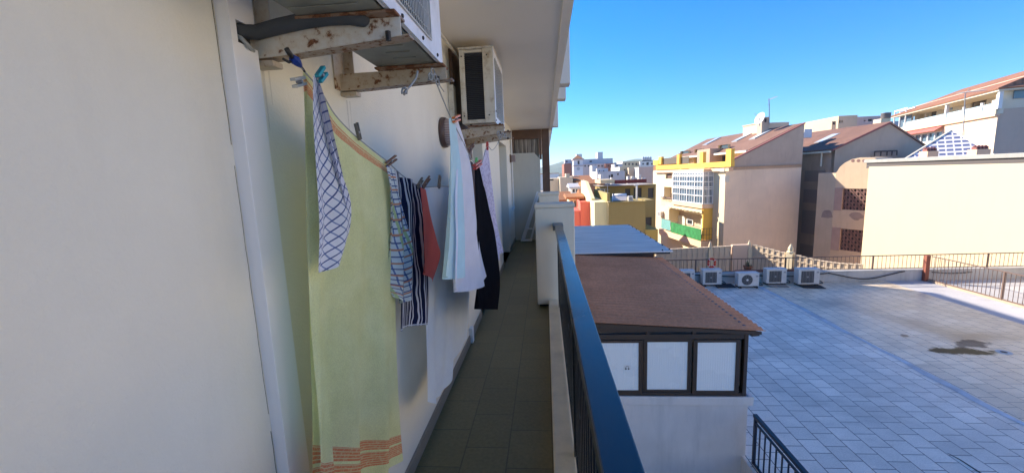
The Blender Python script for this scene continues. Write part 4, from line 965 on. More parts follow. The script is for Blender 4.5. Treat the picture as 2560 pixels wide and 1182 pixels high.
# facade with openings
def fh(F, px0, px1, pyt, pyb, d=.25): return (F.a(px0,(pyt+pyb)/2), F.a(px1,(pyt+pyb)/2), F.z(px1,pyb), F.z(px1,pyt), d)
hA = [fh(FA,1656,1679,468,502,.9), fh(FA,1664,1680,433,447,.15), fh(FA,1672,1752,536,588,1.1)]
zf = FA.z(1815, 420)
b = MB(); holes_wall(FA, b, -Lf, 0, zb, zf, hA); b.build('front_wall', cream_f, A)
b = MB(); zt_ = zf+.03
b.quadp([FA.w(-Lf,-.3,zt_), FA.w(.2,-.3,zt_), FA.w(.2,7,zt_), FA.w(-Lf,7,zt_)]); b.build('terrace_slab', peach_f, A)
for h in hA:
    b = MB(); b.box(h[0]-.02, h[1]+.02, h[4], h[4]+.03, h[2]-.02, h[3]+.02, FA.M); o = b.build('opening_back', (stucco('loggia_wall', (.50,.40,.30), .1, 2, .1) if h is not hA[1] else brown_wood), A)
# cornice and ochre beam with pillars
b = MB(); pbox(FA, b, 1634, 1822, 419, 428, .30, .35); b.build('cornice', peach_f, A)
b = MB(); pbox(FA, b, 1640, 1827, 403, 417, .42, .30); b.build('ochre_beam', yellow_f, A)
for p0, p1, pt in ((1646,1653,392),(1692,1698,386),(1749,1757,380),(1814,1827,372)):
    b = MB(); a0, a1 = FA.a(p0,400,.41), FA.a(p1,400,.41); b.box(a0, a1, -.41, -.13, FA.z(p1,410,.41), FA.z(p1,pt,.41), FA.M); b.build('ochre_pillar', yellow_f, A)
b = MB(); a0, a1 = FA.a(1636,400,.2), FA.a(1647,400,.2); b.box(a0-.1, a1, -.3, 6, FA.z(1647,412,.3), FA.z(1647,400,.3), FA.M); b.build('side_parapet', yellow_f, A)
# railing screens between the pillars
scr = mat('reed_screen', (.10,.085,.07), .8)
for p0, p1, pt, pb in ((1653,1692,393,409),(1698,1722,391,409)):
    b = MB(); a0, a1 = FA.a(p0,400,.2), FA.a(p1,400,.2); b.box(a0, a1, -.2, -.17, FA.z(p1,pb,.2), FA.z(p1,pt,.2), FA.M)
    b.build('screen', scr, A)
# set-back attic wall, dormer eaves, roof slopes
gs = 2.5
def rake(g): return z1_ + (zr_-z1_)*(g-g1)/(gR-g1)
aw = stucco('attic_wall', (.80,.62,.30), .08, 2, .1, .1, 20)
hs = [(-Lf+1.2, -Lf+3.0, zt_+.1, zt_+1.9), (-9.8, -8.4, zt_+.1, zt_+1.9), (-5.5, -4.0, zt_+.1, zt_+2.0)]
AW = Frame((FA.w(0,gs,0).x, FA.w(0,gs,0).y), -82)
b = MB(); holes_wall(AW, b, -Lf, -.02, zt_, rake(gs)-.05, hs, .2); b.build('attic_wall', aw, A)
for h in hs:
    b = MB(); b.box(h[0], h[1], .18, .22, h[2], h[3], AW.M); b.build('window', cloud_glass, A)
b = MB()
b.quadp([GA.w(gs-.5,.22,rake(gs-.5)), GA.w(gR,.22,rake(gR)), GA.w(gR,Lf,rake(gR)), GA.w(gs-.5,Lf,rake(gs-.5))]); b.build('roof', tileA, A, solid=.12)
b = MB(); b.box(-5.0, -.3, gs-.75, gs-.45, rake(gs-.55)-.12, rake(gs-.55)+.05, FA.M); b.box(-Lf, -7.4, gs-.75, gs-.45, rake(gs-.55)-.12, rake(gs-.55)+.05, FA.M); b.build('eave_trim', white_f, A)
b = MB(); b.box(-7.35,-5.1, gs-1.0, gs+1.0, zt_, rake(gs)+.25, FA.M); b.build('dormer', stucco('dormer_render', (.50,.36,.26), .08, 2, .1, .2, 20), A)
# low wall along the ridge with tank shed, dish and mast
b = MB(); yr = gR-.7; b.box(-Lf+7.5, -3.9, yr, yr+.2, rake(yr)-.3, zr_+.55, FA.M); b.box(-4.1, -3.9, yr, yr+2.4, rake(yr)-.3, zr_+.55, FA.M); b.build('ridge_wall', peach_f, A)
b = MB(); b.box(-Lf+7.4, -3.85, yr-.06, yr+.3, zr_+.552, zr_+.64, FA.M); b.build('ridge_coping', grey_wall, A)
def on(px, py, Y): return at(px, py, Y=Y)
b = MB(); p = on(1905,300,37.5); q = on(1923,300,37.5); b.box(p.x, q.x, 37.5, 38.3, 3.6, on(1910,293,37.5).z); o = b.build('chimney', grey_wall, A)
b = MB(); b.box(p.x+(q.x-p.x)*.35, p.x+(q.x-p.x)*.6, 37.47, 37.5, on(1910,306,37.5).z, on(1910,297,37.5).z); b.build('flue', dark_m, o)
mast = empty('tv_antenna', on(1923,310,37.4), 'tall thin television aerial beside the grey chimney on the yellow-trimmed building', 'antenna')
b = MB(); b.tube([on(1923,312,37.4), on(1923,262,37.4), on(1922,247,37.4)], .035, 5); b.build('mast', grey_alu, mast)
b = MB(); b.tube([on(1922,250,37.4), on(1941,242,37.4)], .028, 4)
for k in range(7): p = on(1924,249,37.4).lerp(on(1941,242,37.4), k/6); b.tube([p+Vector((0,-.25,-.02)), p+Vector((0,.25,.02))], .015, 4)
b.tube([on(1918,262,37.4), on(1925,263,37.4)], .02, 4); b.build('yagi', grey_alu, mast)
dish = empty('satellite_dish', on(1899,310,37), 'white satellite dish seen edge-on beside the grey chimney', 'satellite dish')
ax = Vector((-.90,-.25,.36)).normalized(); b = MB(); b.lathe([(.0,.10),(.32,.06),(.52,.0),(.5,-.0),(.3,.045),(.0,.085)], on(1899,296,37), 20, -ax, ax.cross(Vector((0,0,1))).normalized()); b.build('reflector', white_m, dish, smooth=True)
b = MB(); c0 = on(1899,296,37); b.tube([c0+Vector((0,0,-.4)), c0, c0+ax*.55+Vector((0,0,.2))], .02, 5); b.tube([c0, on(1899,315,37)], .04, 5); b.build('stand', grey_alu, dish)
def skylight(parent, G, rk, g0, g1s, y0, y1, up=.14):
    b = MB(); b.prism([G.w(g0,y0,rk(g0)+.06), G.w(g1s,y0,rk(g1s)+.06), G.w(g1s,y0,rk(g1s)+up), G.w(g0,y0,rk(g0)+up)], G.i*(y1-y0)); o = b.build('skylight', grey_alu, parent)
    e = .09; b = MB(); b.quadp([G.w(g0+e,y0+e,rk(g0+e)+up+.01), G.w(g1s-e,y0+e,rk(g1s-e)+up+.01), G.w(g1s-e,y1-e,rk(g1s-e)+up+.01), G.w(g0+e,y1-e,rk(g0+e)+up+.01)]); b.build('pane', mat('skylight_glass', (.55,.62,.68), .15) if 'skylight_glass' not in bpy.data.materials else bpy.data.materials['skylight_glass'], o)
def roofpos(px, py):  # where that pixel meets A's roof plane, in gable coordinates
    n = (GA.w(gR,0,rake(gR))-GA.w(gs,0,rake(gs))).cross(GA.i).normalized(); p = hit(px, py, GA.w(gs,0,rake(gs)), n)-GA.P; return p.dot(GA.u), p.dot(GA.i)
for px, py in ((1779,356),(1855,347),(1901,340)):
    g, y = roofpos(px, py); skylight(A, GA, rake, g-.75, g+.75, y-.4, y+.4)
# white glazed bay window, two sides
b = MB(); pbox(FA, b, 1682, 1757, 512, 523, .9, .9); 
zB0, zB1 = FA.z(1757,510,.9), FA.z(1757,431,.9); aB0, aB1 = FA.a(1682,470,.9), FA.a(1757,470,.9)
bay = MB(); 
def bars(mb, a0, a1, y0, y1, z0, z1, na, nz, t=.05, along='a'):
    for i in range(na+1):
        f = i/na
        if along == 'a': x = a0+(a1-a0)*f; mb.box(x-t/2, x+t/2, y0, y0+t, z0, z1, FA.M)
        else: y = y0+(y1-y0)*f; mb.box(a0-t/2, a0+t/2, y-t/2, y+t/2, z0, z1, FA.M)
    for z in nz:
        if along == 'a': mb.box(a0, a1, y0-.004, y0+t+.004, z-t/2, z+t/2, FA.M)
        else: mb.box(a0-t/2-.004, a0+t/2+.004, y0, y1, z-t/2, z+t/2, FA.M)
hz_ = zB1-zB0
nzs = [zB0+hz_*f for f in (0,.25,.47,.53,.70,.88,.93,1)]
bars(bay, aB0, aB1, -.9, 0, zB0, zB1, 4, nzs, .075); bars(bay, aB0, aB1, -.89, 0, zB0, zB1, 12, [], .03)
bars(bay, aB1, aB1, -.85, -.04, zB0, zB1, 2, nzs, .075, 'y'); bars(bay, aB1, aB1, -.85, -.04, zB0, zB1, 6, [], .03, 'y')
bw = bay.build('bay_window', whitealu_m, A)
b = MB(); b.box(aB0+.03, aB1-.04, -.82, -.03, zB0+.03, zB1-.03, FA.M); b.build('pane', glass_b, bw)
b = MB(); b.box(aB0-.1, aB1+.08, -.95, 0, zB0-.38, zB0-.06, FA.M)
a0_ = FA.a(1654,505,.7); b.box(a0_, aB0-.1, -.75, 0, FA.z(1681,518,.7), FA.z(1681,506,.7), FA.M); b.build('balcony_slab', peach_f, A)
b = MB(); b.box(aB0-.1, aB1+.06, -.9, 0, zB1+.05, zB1+.26, FA.M); b.build('bay_top', peach_f, A)
# small balcony with washing
bal = MB(); a2 = FA.a(1654,480,.7); bal.box(a2, aB0-.12, -.74, -.71, FA.z(1681,497,.7), FA.z(1681,494,.7), FA.M)
for i in range(10): x = a2+(aB0-.12-a2)*i/9; bal.box(x-.012, x+.012, -.735, -.715, FA.z(1681,506,.7), FA.z(1681,495,.7), FA.M)
bal.build('balcony_rail', rail_br, A)
# lower balcony: awning, ochre side, green and teal screens
b = MB(); z0s, z1s = FA.z(1752,531,.9), FA.z(1752,524,.9)
n_ = 22; aL = FA.a(1664,528,.9)
for i in range(n_):
    x0_, x1_ = aL+(aB1-aL)*i/n_, aL+(aB1-aL)*(i+.96)/n_; b.box(x0_, x1_, -.93, -.90, z0s-(.05 if i%2 else 0), z1s, FA.M)
b.build('awning', stucco('awning_cloth', (.85,.72,.45), .1, 4, .1), A)
b = MB(); b.box(aB1-.14, aB1, -.80, -.002, FA.z(1757,600,.9)+.002, zB0-.40, FA.M); b.build('ochre_side', yellow_f, A)
zs = FA.z(1752, 603, .9)
b = MB(); b.box(a0_, aB1+.05, -.95, 0, FA.z(1752,619,.9), zs, FA.M); b.build('balcony_slab', peach_f, A)
grn = stucco('green_mesh', (.03,.22,.07), .35, 3, .6, 0, 30, .8)
b = MB(); b.box(FA.a(1677,580,.93), aB1-.02, -.95, -.93, zs+.04, FA.z(1752,573,.93), FA.M); b.build('green_screen', grn, A)
b = MB(); b.box(FA.a(1653,580,.93), FA.a(1676,580,.93), -.95, -.93, zs+.15, FA.z(1752,570,.93)+.05, FA.M); b.build('teal_screen', stucco('teal_cloth', (.16,.38,.38), .1, 2, .2), A)
b = MB()
for z in (zs+.05, zs+.55, FA.z(1752,573,.9)+.06): b.tube([FA.w(aB1+.02,-.94,z), FA.w(aB1+.02,-.0,z)], .02, 4)
for i in range(5): y = -.94+i*.235; b.tube([FA.w(aB1+.02,y,zs), FA.w(aB1+.02,y,FA.z(1752,573,.9)+.06)], .014, 4)
b.tube([FA.w(FA.a(1653,580,.93),-.96,FA.z(1752,571,.93)+.06), FA.w(aB1+.02,-.96,FA.z(1752,571,.93)+.06)], .02, 4); b.build('balcony_rail', rail_br, A)
b = MB(); pbox(FA, b, 1688, 1712, 541, 572, -.98, .1); b.build('white_shutter', white_f, A)
b = MB(); pbox(FA, b, 1716, 1732, 549, 563, -1.0, .08); o = b.build('window', whitealu_m, A); b = MB(); pbox(FA, b, 1718, 1730, 551, 561, -.99, .03); b.build('pane', glass_d, o)
uA = empty('wall_air_conditioner', FA.w(FA.a(1643,535,.35),-.2,FA.z(1651,541,.35)), 'small air conditioner on the far left edge of the yellow-trimmed building', 'air conditioner')
b = MB(); pbox(FA, b, 1643, 1651, 529, 541, .35, .33); b.build('casing', unit_w, uA); b = MB(); pbox(FA, b, 1644, 1649, 531, 539, .365, .01); b.build('fan_opening', grey_alu, uA)
ws = cloth_l = MB(); a5 = FA.a(1646,480,.95)
for i in range(12): 
    ws.box(a5+i*.12, a5+i*.12+.11, -.97-.03*sin(i*1.3), -.95-.03*sin(i*1.3), FA.z(1652,490,.95)-.1*sin(i), FA.z(1652,466,.95), FA.M)
tag(ws.build('hanging_washing', sheet_m), 'white washing hung out on the small balcony left of the white bay window', 'washing')
# buttress brackets under the eaves
for p0, p1, t_, bt_ in ((1787,1812,421,429),(1806,1814,439,455)):
    b = MB(); a0, a1 = FA.a(p0,(t_+bt_)/2,.3), FA.a(p1,(t_+bt_)/2,.3); b.prism([FA.w(a0,-.35,FA.z(p1,t_,.3)), FA.w(a1,-.35,FA.z(p1,t_,.3)), FA.w(a1,-.35,FA.z(p1,bt_,.3)), FA.w(a0+(a1-a0)*.6,-.35,FA.z(p1,bt_,.3))], FA.i*.35); b.build('corbel', white_f, A)

# ---- B: the grey gabled building to its right, C: the curved cream stair tower, D: the cream wall
Bd = empty('grey_gabled_building', (22.3, 34, -12), 'weathered grey gabled building between the blank pinkish gable and the bright cream wall', 'building')
GB = Frame((22.3, 34), 8); FB = Frame((22.3, 34), -82)
gA0, zl = GB.loc(2086, 371); gAp, za_ = GB.loc(2222, 308); gRr, zrr = GB.loc(2345, 388)
b = MB(); b.prism([GB.w(0,0,zb), GB.w(gRr,0,zb), GB.w(gRr,0,zrr), GB.w(gAp,0,za_), GB.w(0,0,zl)], GB.i*.3); b.build('gable_wall', grey_wall, Bd)
LB_ = 12
rkB = lambda g: zl+(za_-zl)*g/gAp
b = MB(); b.quadp([GB.w(-.35,-.12,rkB(-.35)+.04), GB.w(gAp,-.12,za_+.06), GB.w(gAp,LB_,za_+.06), GB.w(-.35,LB_,rkB(-.35)+.04)]); b.build('roof', tileB, Bd, solid=.1)
b = MB(); b.quadp([GB.w(gAp,-.12,za_+.06), GB.w(gRr,-.12,zrr+.06), GB.w(gRr,LB_,zrr+.06), GB.w(gAp,LB_,za_+.06)]); b.build('roof_back', tileB, Bd, solid=.1)
b = MB(); b.prism([GB.w(-.35,-.20,rkB(-.35)-.06), GB.w(gAp,-.20,za_-.05), GB.w(gAp,-.20,za_+.1), GB.w(-.35,-.20,rkB(-.35)+.09)], GB.i*.09); b.build('verge', verge, Bd)
holesB = [(-3.0,-.9,z,z+1.3,.15) for z in (-8,-5.2,-2.4,.1-1.6)][:3]
b = MB(); holes_wall(FB, b, -LB_, 0, zb, rkB(0)-.02, []); b.build('front_wall', stucco('slate_grey_wall', (.48,.38,.30), .08, 1, .2, .2, 15), Bd)
for z0_, z1s_ in ((-1.7,-.55),(-4.3,-2.3),(-7.0,-5.2),(.05,1.0)):
    b = MB(); b.box(-2.88,-.77,-.025,-.003,z0_+.02,z1s_-.02,FB.M); b.build('shutter', mat('slate_shutter', (.31,.26,.23), .6) if 'slate_shutter' not in bpy.data.materials else bpy.data.materials['slate_shutter'], Bd)
b = MB(); b.box(-LB_, .05, -.50, -.36, rkB(-.35)-.16, rkB(-.35)-.02, FB.M); b.build('gutter', white_f, Bd)
b = MB(); pdp = FB.w(-.9,-.30,0); b.tube([(pdp.x,pdp.y,rkB(-.35)-.1),(pdp.x,pdp.y,1.3)], .06, 8); b.build('downpipe', white_f, Bd)
g, y = 2.2, 1.9
def roofposB(px, py):
    n = (GB.w(gAp,0,za_)-GB.w(0,0,zl)).cross(GB.i).normalized(); p = hit(px, py, GB.w(0,0,zl), n)-GB.P; return p.dot(GB.u), p.dot(GB.i)
g, y = roofposB(2068, 349); skylight(Bd, GB, rkB, g-.8, g+.8, y-.4, y+.45)
p = on(2010, 345, 37.2); q = on(2031, 322, 37.2); b = MB(); b.box(p.x, q.x, 37.2, 37.5, p.z, q.z); b.build('white_cabinet', white_m, Bd, bevel=.03)
p = on(2202, 308, 36); q = on(2227, 296, 36); b = MB(); b.box(p.x, q.x, 36, 36.8, p.z-.6, q.z); b.build('chimney', cream_f, Bd)
tk = empty('water_tank', on(2214,297,36.3), 'dark cylindrical water tank on the ridge chimney of the grey gabled building', 'water tank')
p = on(2214,296,36.4); b = MB(); b.lathe([(.30,0),(.32,.1),(.32,.42),(.34,.46),(.1,.5)], (p.x,36.4,q.z), 18); b.build('tank', mat('tank_grey', (.12,.11,.12), .5), tk, smooth=True)
lamp_m = mat('dark_iron', (.05,.04,.04), .6)
p = hit(2215,378,GB.P-GB.i*.3,GB.i); b = MB(); b.tube([p+GB.u*-.9, p+GB.u*.9], .05, 5); [b.tube([p+GB.u*x, p+GB.u*x+Vector((0,0,-.35))], .04, 5) for x in (-.9,-.4,.1,.5,.9)]; b.tube([p+GB.u*-.9+Vector((0,0,-.4)), p+GB.u*-.9+GB.i*.35+Vector((0,0,-.4))], .05, 5); b.build('wall_hooks', lamp_m, Bd)

Ct = empty('stair_tower', (20.5, 31, -12), 'cream stair tower with an arched top and two dark lattice openings', 'tower')
FC = Frame((20.5, 31), -60); FCl = Frame((20.5, 31), -78)
pts = [FC.loc(px, py) for px, py in ((2092,430),(2100,417),(2112,407),(2130,398),(2150,394),(2185,395),(2200,402))]
aE = 3.2
cream_t = stucco('cream_tower_render', (.62,.48,.33), .05, 1, .2, .2, 20, .85, .01)
def lattice_rect(px0, px1, pt, pb_): return (FC.a(px0,(pt+pb_)/2), FC.a(px1,(pt+pb_)/2), FC.z(px1,pb_), FC.z(px1,pt), .22)
LR = [lattice_rect(2106,2166,472,527), lattice_rect(2100,2160,576,632)]
ztop0 = pts[0][1]-.02
b = MB(); holes_wall(FC, b, 0, aE, zb, ztop0, LR, .22)
b.prism([FC.w(a, 0, z) for a, z in ([(0,ztop0)]+pts+[(aE,pts[-1][1]-.1),(aE,ztop0)])], FC.i*2.2); b.build('front_wall', cream_t, Ct)
b = MB(); b.box(-1.42, -.001, .0, 3.5, zb, ztop0-.05, FCl.M); b.build('side_wall', cream_t, Ct)
lat_m = stucco('lattice_block', (.25,.15,.13), .15, 5, .2, .0, 30)
for h in LR:
    b = MB(); b.box(h[0]+.002, h[1]-.002, .2, .215, h[2], h[3], FC.M); b.build('opening_back', dark_m, Ct)
    b = MB(); n_a, n_z = 7, 6; da, dz = (h[1]-h[0])/n_a, (h[3]-h[2])/n_z; t_ = .028
    for i in range(n_a):
        for j in range(n_z):
            ca, cz_ = h[0]+da*(i+.5), h[2]+dz*(j+.5); r0 = min(da,dz)*.5
            P = [FC.w(ca+da*.5*cos(k*pi/4+pi/8*((i+j)%2)), .06, cz_+dz*.5*sin(k*pi/4+pi/8*((i+j)%2))) for k in range(9)]
            b.tube(P, t_, 4, caps=False)
            if (i+j) % 2: b.tube([FC.w(ca-da*.5,.06,cz_-dz*.5), FC.w(ca+da*.5,.06,cz_+dz*.5)], t_*.8, 4)
    b.build('lattice', lat_m, Ct)
    b = MB(); b.box(h[0]-.75, h[0]-.02, -.03, .0, h[2]-.08, h[3]+.05, FC.M) if h[0] > .8 else b.box(.02, h[0]-.02, -.03, .0, h[2]-.08, h[3]+.05, FC.M); b.build('side_panel', stucco('mauve_panel', (.42,.30,.25), .1, 2, .1), Ct)
b = MB()
for px in (2132, 2146, 2160): a_, z_ = FC.loc(px, 402); b.lathe([(.10,.0),(.10,.01)], FC.w(a_,-.012,z_), 10, -FC.i*-1, FC.u)
b.build('vent_holes', lat_m, Ct)
patch = stucco('dark_patch', (.36,.27,.22), .15, 3, .2)  # thin dark shapes set on the tower walls
for F_, pp in ((FC, ((2122,538),(2128,532),(2138,530),(2150,532),(2160,540),(2158,546),(2150,547),(2146,551),(2136,550),(2130,546))), (FCl, ((2053,543),(2056,532),(2060,526),(2072,525),(2078,528),(2082,543),(2070,545)))):
    b = MB(); b.prism([F_.w(*((lambda l: (l[0], -.006, l[1]))(F_.loc(x,y)))) for x, y in pp], F_.i*.005); b.build('dark_patch', patch, Ct)

cw = stucco('bright_cream_render', (.60,.50,.34), .015, .5, .15, .05, 18, .9, .01)
b = MB(); b.box(18.0, 18.35, -12, 24.65, -12, 1.245); tag(b.build('cream_wall', cw, bevel=.02), 'large blank sunlit cream wall filling the right side beyond the terrace railing', 'wall')
cano = empty('roof_canopy', (20.5, 19, 1.3), 'long flat grey canopy roof on posts just above the top of the bright cream wall', 'canopy')
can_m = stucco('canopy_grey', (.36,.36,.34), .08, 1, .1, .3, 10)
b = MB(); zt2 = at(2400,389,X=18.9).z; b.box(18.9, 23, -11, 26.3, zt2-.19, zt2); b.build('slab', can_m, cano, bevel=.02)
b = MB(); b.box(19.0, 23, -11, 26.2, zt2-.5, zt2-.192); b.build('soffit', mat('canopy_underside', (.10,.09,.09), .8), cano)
for y in (25.6, 22.6, 20.0, 17.3): b = MB(); b.box(19.02, 19.14, y, y+.12, -1, zt2-.5); b.build('post', lamp_m, cano)
b = MB(); b.box(19.6, 23, -11, 26.2, -12, zt2-.501); b.build('inner_wall', peach_f, cano)

# ---- E: pierced-block garden wall in front of them
E_ = empty('pierced_garden_wall', (10, 21, -6), 'cream garden wall of pierced ornamental blocks with pointed posts behind the terrace railing', 'garden wall')
blk_m = stucco('pierced_block', (.66,.54,.40), .06, 2, .15, .15, 20)
blk_b = stucco('block_backing', (.36,.27,.20), .1, 2, .1)
def pierced(F, a0, a1, z0, ztopf, nrow, name='block_panel'):
    b = MB(); n = max(1, round((a1-a0)/.26)); da = (a1-a0)/n
    for i in range(8): k0, k1 = a0+(a1-a0)*i/8, a0+(a1-a0)*(i+1)/8; b.box(k0, k1, .032, .042, z0, min(ztopf(i/8), ztopf((i+1)/8)), F.M)
    for i in range(n):
        ca = a0+da*(i+.5); zt = ztopf((ca-a0)/(a1-a0)); nr = max(1, round((zt-z0)/.26)); dz = (zt-z0)/nr
        for j in range(nr):
            cz_ = z0+dz*(j+.5); w_ = .03
            b.box(ca-da/2, ca-da/2+w_, 0, .12, cz_-dz/2, cz_+dz/2, F.M); b.box(ca+da/2-w_, ca+da/2-.001, 0, .12, cz_-dz/2, cz_+dz/2, F.M)
            b.box(ca-da/2+w_, ca+da/2-w_, .002, .118, cz_-dz/2, cz_-dz/2+w_, F.M); b.box(ca-da/2+w_, ca+da/2-w_, .002, .118, cz_+dz/2-w_, cz_+dz/2-.001, F.M)
            P = [F.w(ca+.058*cos(k*pi/4+.39), .05, cz_+.058*sin(k*pi/4+.39)) for k in range(9)]; b.tube(P, .022, 4, caps=False)
            for sx in (-1,1):
                b.box(ca+sx*.085-.012, ca+sx*.085+.012, .02, .09, cz_-.01, cz_+.012, F.M)
    o = b.build(name, blk_m, E_)
    return o
F1 = Frame((0, 21), 0)
a0, a1 = at(1640,640,Y=21).x, at(1828,620,Y=21).x; zt1 = at(1740,617,Y=21).z
pierced(F1, a0, a1, zt1-1.6, lambda f: zt1-.1+.1*f, 6)
b = MB(); b.box(a0, a1, .2, .25, zt1-1.6, zt1-.35, F1.M); b.box(a0, a1, 0, .2, -12, zt1-1.6, F1.M); b.build('base_wall', blk_m, E_)
a2, a3 = at(1831,620,Y=21).x, at(1872,620,Y=21).x
b = MB(); b.box(a2, a3, -.02, .2, -12, at(1850,612,Y=21).z, F1.M); b.build('solid_panel', stucco('pink_panel', (.66,.50,.38), .04, 1, .1), E_)
P2 = at(1877,615,Y=21); Q2 = at(2157,650,Y=17.4); ang2 = math.degrees(math.atan2(Q2.y-P2.y, Q2.x-P2.x)); F2 = Frame((P2.x, P2.y), ang2)
L2 = (Vector((Q2.x,Q2.y,0))-Vector((P2.x,P2.y,0))).length
am, am2 = F2.a(1962,640), F2.a(1986,640)
zs0, zs1 = F2.z(1880,611), F2.z(1960,632)
pierced(F2, .05, am, -4.2, lambda f: zs0+(zs1-zs0)*f, 6)
zq0, zqm, zq1 = F2.z(1990,636), F2.z(2060,656), F2.z(2155,660)
pierced(F2, am2, L2, -4.2, lambda f: (1-f)**2*zq0+2*f*(1-f)*(zqm-.05)+f*f*zq1, 6)
b = MB(); b.box(.0, L2, .0, .2, -12, -4.2, F2.M); b.box(.05, L2, .2, .24, -4.2, -3.1, F2.M); b.build('base_wall', blk_m, E_)
def pin(F, a, zt, w=.13):
    b = MB(); b.box(a-w, a+w, -.06, .2, -12, zt-.42, F.M); c0 = F.w(a, .07, 0)
    b.lathe([(w*1.1,0),(w*1.2,.05),(w*.8,.09),(w*.85,.2),(w*.4,.34),(.01,.42)], (c0.x, c0.y, zt-.42), 8); b.build('post', cream_f, E_)
pin(F1, at(1777,605,Y=21).x, at(1777,603,Y=21).z, .1); pin(F1, at(1875,610,Y=21).x, at(1877,600,Y=21).z, .09); pin(F2, (am+am2)/2, F2.z(1976,610), .14)

nb = empty('added_bounce_block', (27, 2, -12), 'unseen cream block added beyond the cream wall to bounce sunlight onto the balcony', 'building')
NB = Frame((24.5, 12.5), -90)  # block added out of sight to throw warm bounce light on the balcony
hn = [(1.2+3.2*i, 2.8+3.2*i, -10.6+3*j, -9.2+3*j, .2) for i in range(8) for j in range(7)]
tan_f = stucco('tan_facade', (.72,.61,.46), .05, .8, .2, .1, 20)
b = MB(); holes_wall(NB, b, 0, 27, -12, 8.5, hn, .2); b.build('front_wall', tan_f, nb)
b = MB(); b.box(.01, 26.99, .25, 9, -12, 8.45, NB.M); b.build('core', tan_f, nb)

# ---- F: the tall pale building with the red roof, upper right
Fb = empty('penthouse_building', (37.4, 38, -12), 'pale apartment building with long glazed loggia under a sloping orange tiled roof, upper right', 'building')
FF = Frame((37.4, 38), -109); FG = Frame((37.4, 38), -19)
aL = FF.a(2236, 330)
zpb, zpt = FF.z(2487, 287), FF.z(2487, 262)      # loggia floor line / parapet top at the near corner
win = FF.a(2410,334), FF.a(2448,334)
b = MB(); holes_wall(FF, b, aL, 0, zb, zpb, [(win[0], win[1], FF.z(2447,349), FF.z(2447,318), .12), (FF.a(2270,345), FF.a(2354,345), FF.z(2354,352), FF.z(2354,327), .6)]); 
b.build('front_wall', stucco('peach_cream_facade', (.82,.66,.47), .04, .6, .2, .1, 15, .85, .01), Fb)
b = MB(); holes_wall(FG, b, 0, 14, zb, zpb+.4, []); b.build('side_wall', stucco('shaded_side_wall', (.58,.45,.36), .05, .6, .2, .15, 15), Fb)  # side wall's shade painted in as a darker tone than the front
b = MB(); b.box(win[0]+.01, win[1]-.01, .06, .10, FF.z(2447,349)+.01, FF.z(2447,318)-.01, FF.M); b.build('shutter', white_m, Fb)
b = MB(); b.box(aL, .15, -.25, .05, zpb-.14, zpb+.02, FF.M); b.build('red_string_course', peach_f, Fb)
b = MB(); b.box(aL, .12, -.20, -.02, zpb+.022, zpb+.42, FF.M); b.box(-.55, .12, -.20, .25, zpb+.022, zpt+.35, FF.M); b.build('parapet', white_f, Fb)
bl_g = mat('balustrade_glass', (.45,.56,.58), .1)
b = MB(); b.box(aL+2.5, -.6, -.12, -.10, zpb+.43, zpb+.95, FF.M); b.build('glass_balustrade', bl_g, Fb)
b = MB(); b.quadp([FF.w(aL,0,zpb+.1), FF.w(0,0,zpb+.1), FF.w(0,8,zpb+.1), FF.w(aL,8,zpb+.1)]); b.build('loggia_floor', peach_f, Fb)
b = MB(); holes_wall(Frame((FF.w(0,1.8,0).x, FF.w(0,1.8,0).y), -109), b, aL, -.3, zpb+.1, zpb+3.0, [(-8.0,-5.6,zpb+.5,zpb+2.0,.15),(-15.5,-14.2,zpb+.2,zpb+2.1,.15),(-3.6,-3.1,zpb+1.6,zpb+2.1,.1),(-11.6,-11.1,zpb+1.6,zpb+2.1,.1)]); b.build('loggia_wall', white_f, Fb)
FI = Frame((FF.w(0,1.8,0).x, FF.w(0,1.8,0).y), -109)
for a0, a1, z0, z1 in ((-8.0,-5.6,.5,2.0),(-15.5,-14.2,.2,2.1),(-3.6,-3.1,1.6,2.1),(-11.6,-11.1,1.6,2.1)):
    b = MB(); b.box(a0, a1, .12, .16, zpb+z0, zpb+z1, FI.M); b.build('window', cloud_glass, Fb)
# sloping roof: eave rises to the right, hipped
def fz(px, py, y): return hit(px, py, FF.P+FF.i*y, FF.i)
eL, eM, eR = fz(2262,263,-.3), fz(2374,243,-.3), fz(2512,219,-.3)
b = MB(); e1 = FF.loc(2320,252,.3); e2 = FF.loc(2512,219,.3); 
zA_ = e2[1]; aA = e1[0]
rt = fz(2484,198,4.5); rz = rt.z; rl = fz(2370,234,1.2)
b.prism([FF.w(aL-.3,-.35,zA_-.16), FF.w(.5,-.35,zA_-.16), FF.w(.5,-.35,zA_-.02), FF.w(aL-.3,-.35,zA_-.02)], FF.i*2.2); b.build('eave', white_f, Fb)
b = MB(); q0, q1 = FF.w(aL-.3,-.45,zA_), FF.w(.6,-.45,zA_); q2 = FF.w(-1.5,5,rz); q3 = FF.w(aL+2,5,rz)
b.quadp([q0,q1,q2,q3]); q4 = FG.w(15,-.6,zA_); q5 = FG.w(15,5,rz); q1b = q1
b.quadp([q1, q4, q5, q2]); b.build('roof', tileF, Fb, solid=.12)
b = MB(); b.box(0, 14, .3, .5, zpb+.4, zA_-.1, FG.M); b.build('upper_side_wall', white_f, Fb)
b = MB(); b.box(.9, 14, .20, .29, zpb+1.15, zpb+2.1, FG.M); b.build('side_glazing', glass_b, Fb)
for px in (2368, 2497):
    a_ = FF.a(px, 265, .1); b = MB(); b.box(a_-.12, a_+.12, -.2, .04, zpb+.42, zA_-.16, FF.M); b.build('post', white_m, Fb)
for px in (2411, 2455):
    a_ = FF.a(px, 280, .1); b = MB(); b.lathe([(.12,0),(.16,.3),(.10,.5),(.14,.75)], FF.w(a_,-.12,zpb+.42), 8); b.build('pedestal', white_m, Fb)
